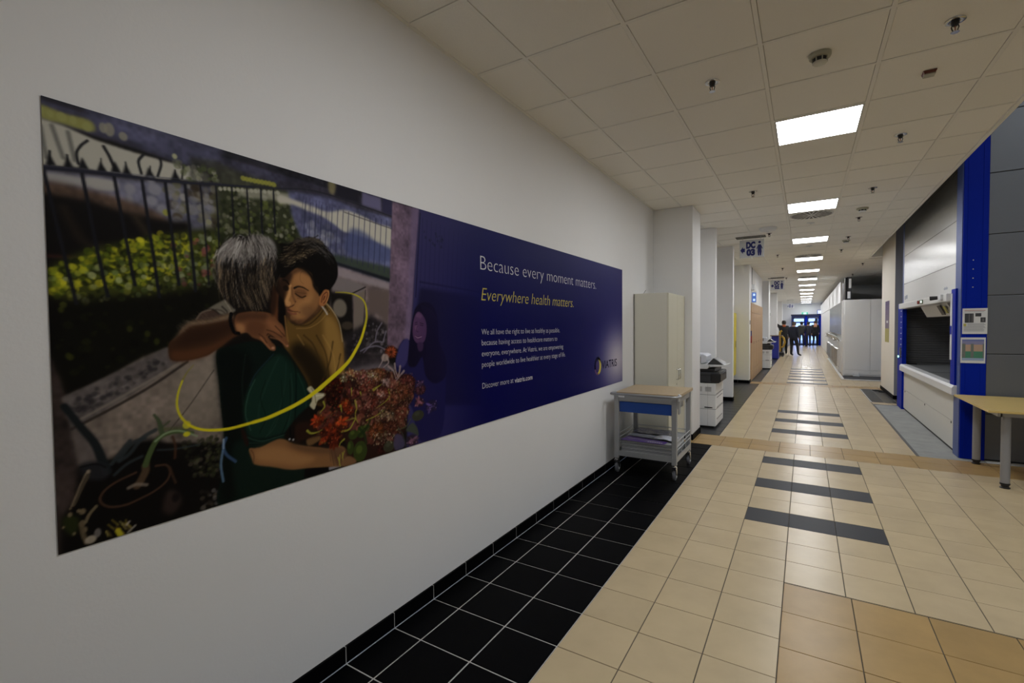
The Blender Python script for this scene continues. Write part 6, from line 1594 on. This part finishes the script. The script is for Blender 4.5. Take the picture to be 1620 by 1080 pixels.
["S",[[390.5,459],[382.5,463.5],[379.5,470]],3.4,1.1,[126,124,36],0.6,0.9],
["S",[[429,377.5],[431.5,385]],3.4,1.1,[126,124,36],0.6,0.9],
["D",411,455,11.1,8.9,[46,58,20],1.2,0.95],
["D",409,451,4.6,3.5,[72,86,30],1.7,0.7],
["D",430,453,9.9,11.7,[46,58,20],1.2,0.95],
["D",428,449,4.5,4.7,[72,86,30],1.7,0.7],
["D",404,477.5,7.6,13.4,[46,58,20],1.1,0.95],
["D",401.5,473.5,3.1,5.4,[72,86,30],1.6,0.7],
["D",426.5,489.5,16.3,19.6,[46,58,20],1.2,0.95],
["D",424,485.5,7.3,7.8,[72,86,30],1.7,0.7],
["D",442,448,8.7,7,[46,58,20],1.2,0.95],
["D",439.5,444.5,3.9,2.9,[72,86,30],1.8,0.7],
["D",499,496,15,11.6,[50,50,36],1.3,0.95],
["D",497,492,6.7,4.7,[62,64,48],1.8,0.7],
["D",584.5,447.5,18.7,11.5,[50,50,36],1.4,0.95],
["D",581.5,443,7.9,4.6,[62,64,48],1.9,0.7],
["S",[[424.5,445],[436,458.5],[441,476.5]],6,6,[30,42,18],1,0.8],
["S",[[451,435],[442,448],[424,459]],6.2,6.2,[30,42,18],1,0.8],
["P",[[547,472.5],[565,460.5],[580,471],[585,491],[565,481]],[58,64,50],1.1,0.9,1,0],
["S",[[518.5,467],[547,465],[561.5,451.5]],2.6,2.6,[64,70,44],0.7,0.8],
["S",[[525.5,463.5],[539,481.5],[546,506.5]],2.2,2.2,[50,56,50],0.7,0.8],
["P",[[515,477],[535.5,481],[542.5,505.5],[514.5,507]],[66,62,92],1.3,0.8,1,0],
["S",[[380.5,485.5],[379,503]],2.1,2.1,[124,118,40],0.5,0.9],
["S",[[386,482.5],[387,503]],2.1,2.1,[124,118,40],0.5,0.9],
["S",[[390,481],[385.5,491.5]],2.1,2.1,[124,118,40],0.5,0.9],
["S",[[376.5,489],[381,506]],2,2,[124,118,40],0.4,0.9],
["K",[[448,458.5],[518.5,472.5],[504.5,492],[459.5,485]],110,0.6,1.5,[[150,140,112],[110,96,70],[60,44,30]],0.85,0.4,270],
["K",[[385.5,337],[463,338.5],[487.5,357.5],[444,367.5],[404,356.5]],110,0.7,1.9,[[144,134,96],[120,100,60],[100,60,48],[150,126,120]],0.75,0.5,307],
["K",[[445,339.5],[571,355],[570,413],[539.5,461],[442.5,433.5],[403,395]],280,0.8,2.2,[[150,110,92],[112,64,44],[70,36,24],[30,16,12],[128,120,80],[132,84,70]],0.6,0.5,806],
["P",[[384,499.5],[397,492],[411,498],[417,507.5],[401,510],[385.5,507.5]],[104,74,46],0.9,0.95,1,0],
["K",[[433,341],[521,343],[571,371],[570,411],[547,465],[511,486],[453.5,469],[402.5,417.5],[409,368.5]],700,0.7,2.2,[[128,72,48],[92,42,30],[56,24,18],[22,12,10],[140,110,82],[110,60,56],[84,84,40],[150,124,104]],0.5,0.7,386],
["K",[[349,344.5],[404.5,343],[408,419],[385,469],[339,454.5],[325.5,413.5],[353,401]],420,0.6,1.9,[[120,36,14],[78,22,12],[38,12,8],[150,60,24],[16,9,7],[96,92,34]],0.5,0.6,107],
["S",[[144.5,306],[136.5,315],[130,326.5]],1,2.5,[112,108,22],0.7,0.55],
["S",[[130,326.5],[124.5,343],[123,359.5],[127,374],[136,387]],2.2,3.4,[168,158,18],0.3,0.95],
["S",[[136,387],[147,394],[161.5,399],[185,402],[205.5,401],[224.5,399]],3.4,4.2,[180,168,12],0.3,1],
["S",[[224.5,399],[244.5,396.5],[265.5,391.5],[293,383.5],[319,373],[341.5,361]],5,7,[180,168,12],0.3,1],
["S",[[341.5,361],[361,348.5],[384,333.5],[405,317],[421.5,296.5],[434,277],[443.5,253]],8,5.2,[178,166,14],0.4,1],
["S",[[443.5,253],[448,234.5],[446,215],[439,203.5],[424,196],[403,192.5],[378,193]],5,1.2,[162,152,22],0.5,0.95]
]
pt = Paint()
for o in OPS:
    k_ = o[0]
    if k_ == 'P': pt.P(*o[1:])
    elif k_ == 'S': pt.S(*o[1:])
    elif k_ == 'D': pt.D(*o[1:])
    elif k_ == 'K': pt.K(*o[1:8])
    elif k_ == 'H': pt.Hair(*o[1:])
    elif k_ == 'F': pt.F(*o[1:])
    elif k_ == 'T': pt.T(*o[1:])
    elif k_ == 'Z': pt.Z(*o[1:])
    else: pt.navy()
# overall print tone: a little less saturated, deeper mid tones
lum = pt.c.mean(2, keepdims=True)
wN = np.clip((np.mgrid[0:MH, 0:MW][1]-640)/240, 0, 1)[..., None]
pt.c = np.clip(lum+(pt.c-lum)*(.84+.16*wN), 0, 255)
pt.c = pt.c*(1-wN)*(np.clip(pt.c, 1, 150)/150)**.16+pt.c*wN
# display values -> reflectance
img = np.clip(pt.c, 0, 255)/255
img = np.where(img <= .04045, img/12.92, ((img+.055)/1.055)**2.4)
PRINT_GAIN = 1.75
img = np.clip(img*PRINT_GAIN, 0, .9)
def mural():
    t = thing('wall_mural', (.003, 2.87, .902), 'long photo mural of an embracing pair with flowers, navy right half, on left wall', 'mural')
    B(.0005, .0035, .4435, 5.2925, .9025, 2.1765).build('backing_sheet', mat('backing', (.1, .1, .12), .5), t)
    # printed face: a fine vertex-coloured sheet
    us = np.concatenate([np.linspace(0, 860, 700, endpoint=False), np.linspace(860, 1180, 130, endpoint=False), np.linspace(1180, 1939, 90)])
    vs = np.linspace(0, 509, 440)
    nu, nv = len(us), len(vs); U, V_ = np.meshgrid(us, vs)
    xi, yi = np.minimum(U.astype(int), MW-2), np.minimum(V_.astype(int), MH-2); fx, fy = (U-xi)[..., None], (V_-yi)[..., None]
    c = img[yi, xi]*(1-fx)*(1-fy)+img[yi, xi+1]*fx*(1-fy)+img[yi+1, xi]*(1-fx)*fy+img[yi+1, xi+1]*fx*fy
    co = np.stack([np.full(U.shape, .004), MY0+U/1939*4.85, MZ1-V_/509*1.275], -1).reshape(-1, 3)-np.array(ORIG[t.name])
    i = np.arange(nu*nv).reshape(nv, nu); F_ = np.stack([i[1:, :-1], i[1:, 1:], i[:-1, 1:], i[:-1, :-1]], -1).reshape(-1, 4)
    me = bpy.data.meshes.new('print'); me.vertices.add(len(co)); me.vertices.foreach_set('co', co.ravel().astype(np.float32))
    me.loops.add(F_.size); me.loops.foreach_set('vertex_index', F_.ravel().astype(np.int32))
    me.polygons.add(len(F_)); me.polygons.foreach_set('loop_start', (np.arange(len(F_))*4).astype(np.int32))
    me.update(calc_edges=True)
    at = me.color_attributes.new('print', 'FLOAT_COLOR', 'POINT')
    at.data.foreach_set('color', np.concatenate([c.reshape(-1, 3), np.ones((nu*nv, 1))], 1).ravel().astype(np.float32))
    m = bpy.data.materials.new('photo_print'); m.use_nodes = True; nt = m.node_tree; b = nt.nodes['Principled BSDF']
    an = nt.nodes.new('ShaderNodeVertexColor'); an.layer_name = 'print'; nt.links.new(an.outputs[0], b.inputs['Base Color'])
    b.inputs['Roughness'].default_value = .42; b.inputs['Specular IOR Level'].default_value = .05
    n2 = nt.nodes.new('ShaderNodeTexNoise'); n2.inputs['Scale'].default_value = 160; bp = nt.nodes.new('ShaderNodeBump'); bp.inputs['Strength'].default_value = .25; bp.inputs['Distance'].default_value = .001
    tc = nt.nodes.new('ShaderNodeTexCoord'); nt.links.new(tc.outputs['Object'], n2.inputs['Vector']); nt.links.new(n2.outputs['Fac'], bp.inputs['Height']); nt.links.new(bp.outputs[0], b.inputs['Normal'])
    me.materials.append(m)
    o = bpy.data.objects.new('print', me); COL.objects.link(o); o.parent = t
    TW = mat('print_white', (.66, .66, .70), .5, spec=.05); TY = mat('print_yellow', (.62, .52, .10), .5, spec=.05); TD = mat('print_dark', (.004, .004, .03), .5, spec=.05)
    xw = .0046
    def tx(body, y, z, h, w, m, **k):
        text('lettering', body, (xw, y, z), h, w, m, 'left', t, **k)
    tx('Because every moment matters.', 2.500, 1.905, .098, 1.99, TW, weight=-.018)
    tx('Everywhere health matters.', 2.507, 1.707, .089, 1.435, TY, weight=-.014, shear=.2)
    for s_, z, w in (('We all have the right to live as healthy as possible,', 1.485, 1.150), ('because having access to healthcare matters to', 1.415, 1.10), ('everyone, everywhere. At Viatris, we are empowering', 1.344, 1.215), ('people worldwide to live healthier at every stage of life.', 1.273, 1.258)):
        tx(s_, 2.506, z, .040, w, TW, weight=-.012)
    tx('Discover more at', 2.508, 1.133, .040, .385, TW, weight=-.012); tx('viatris.com', 2.911, 1.130, .037, .262, TW, weight=.012)
    # ring emblem and wordmark
    tx('VIATRIS', 4.638, 1.093, .084, .458, TD, weight=.012)
    def crescent(nm, cy, cz, ro, ri, dy, dz, a0, a1, m):
        n = 40; A = [a0+(a1-a0)*k/n for k in range(n+1)]; vs_ = []
        for a in A: vs_ += [(xw, cy+ro*math.cos(a), cz+ro*math.sin(a)), (xw, cy+dy+ri*math.cos(a), cz+dz+ri*math.sin(a))]
        MB().add(vs_, [(2*k, 2*k+2, 2*k+3, 2*k+1) for k in range(n)]).build(nm, m, t)
    crescent('emblem_ring', 4.530, 1.132, .093, .070, .012, -.008, math.radians(20), math.radians(200), TD)
    crescent('emblem_ring', 4.530, 1.132, .093, .078, .010, .004, math.radians(180), math.radians(285), mat('print_purple', (.10, .025, .13), .45))
    crescent('emblem_ring', 4.530, 1.132, .093, .074, -.028, .0, math.radians(-80), math.radians(72), TY)
    for k in range(7): B(xw-.0001, xw, 4.49-.01*abs(3-k)*0, 4.56, 1.09+k*.013, 1.093+k*.013).build('emblem_line', mat('print_purple', (.10, .025, .13), .45), t)
mural()
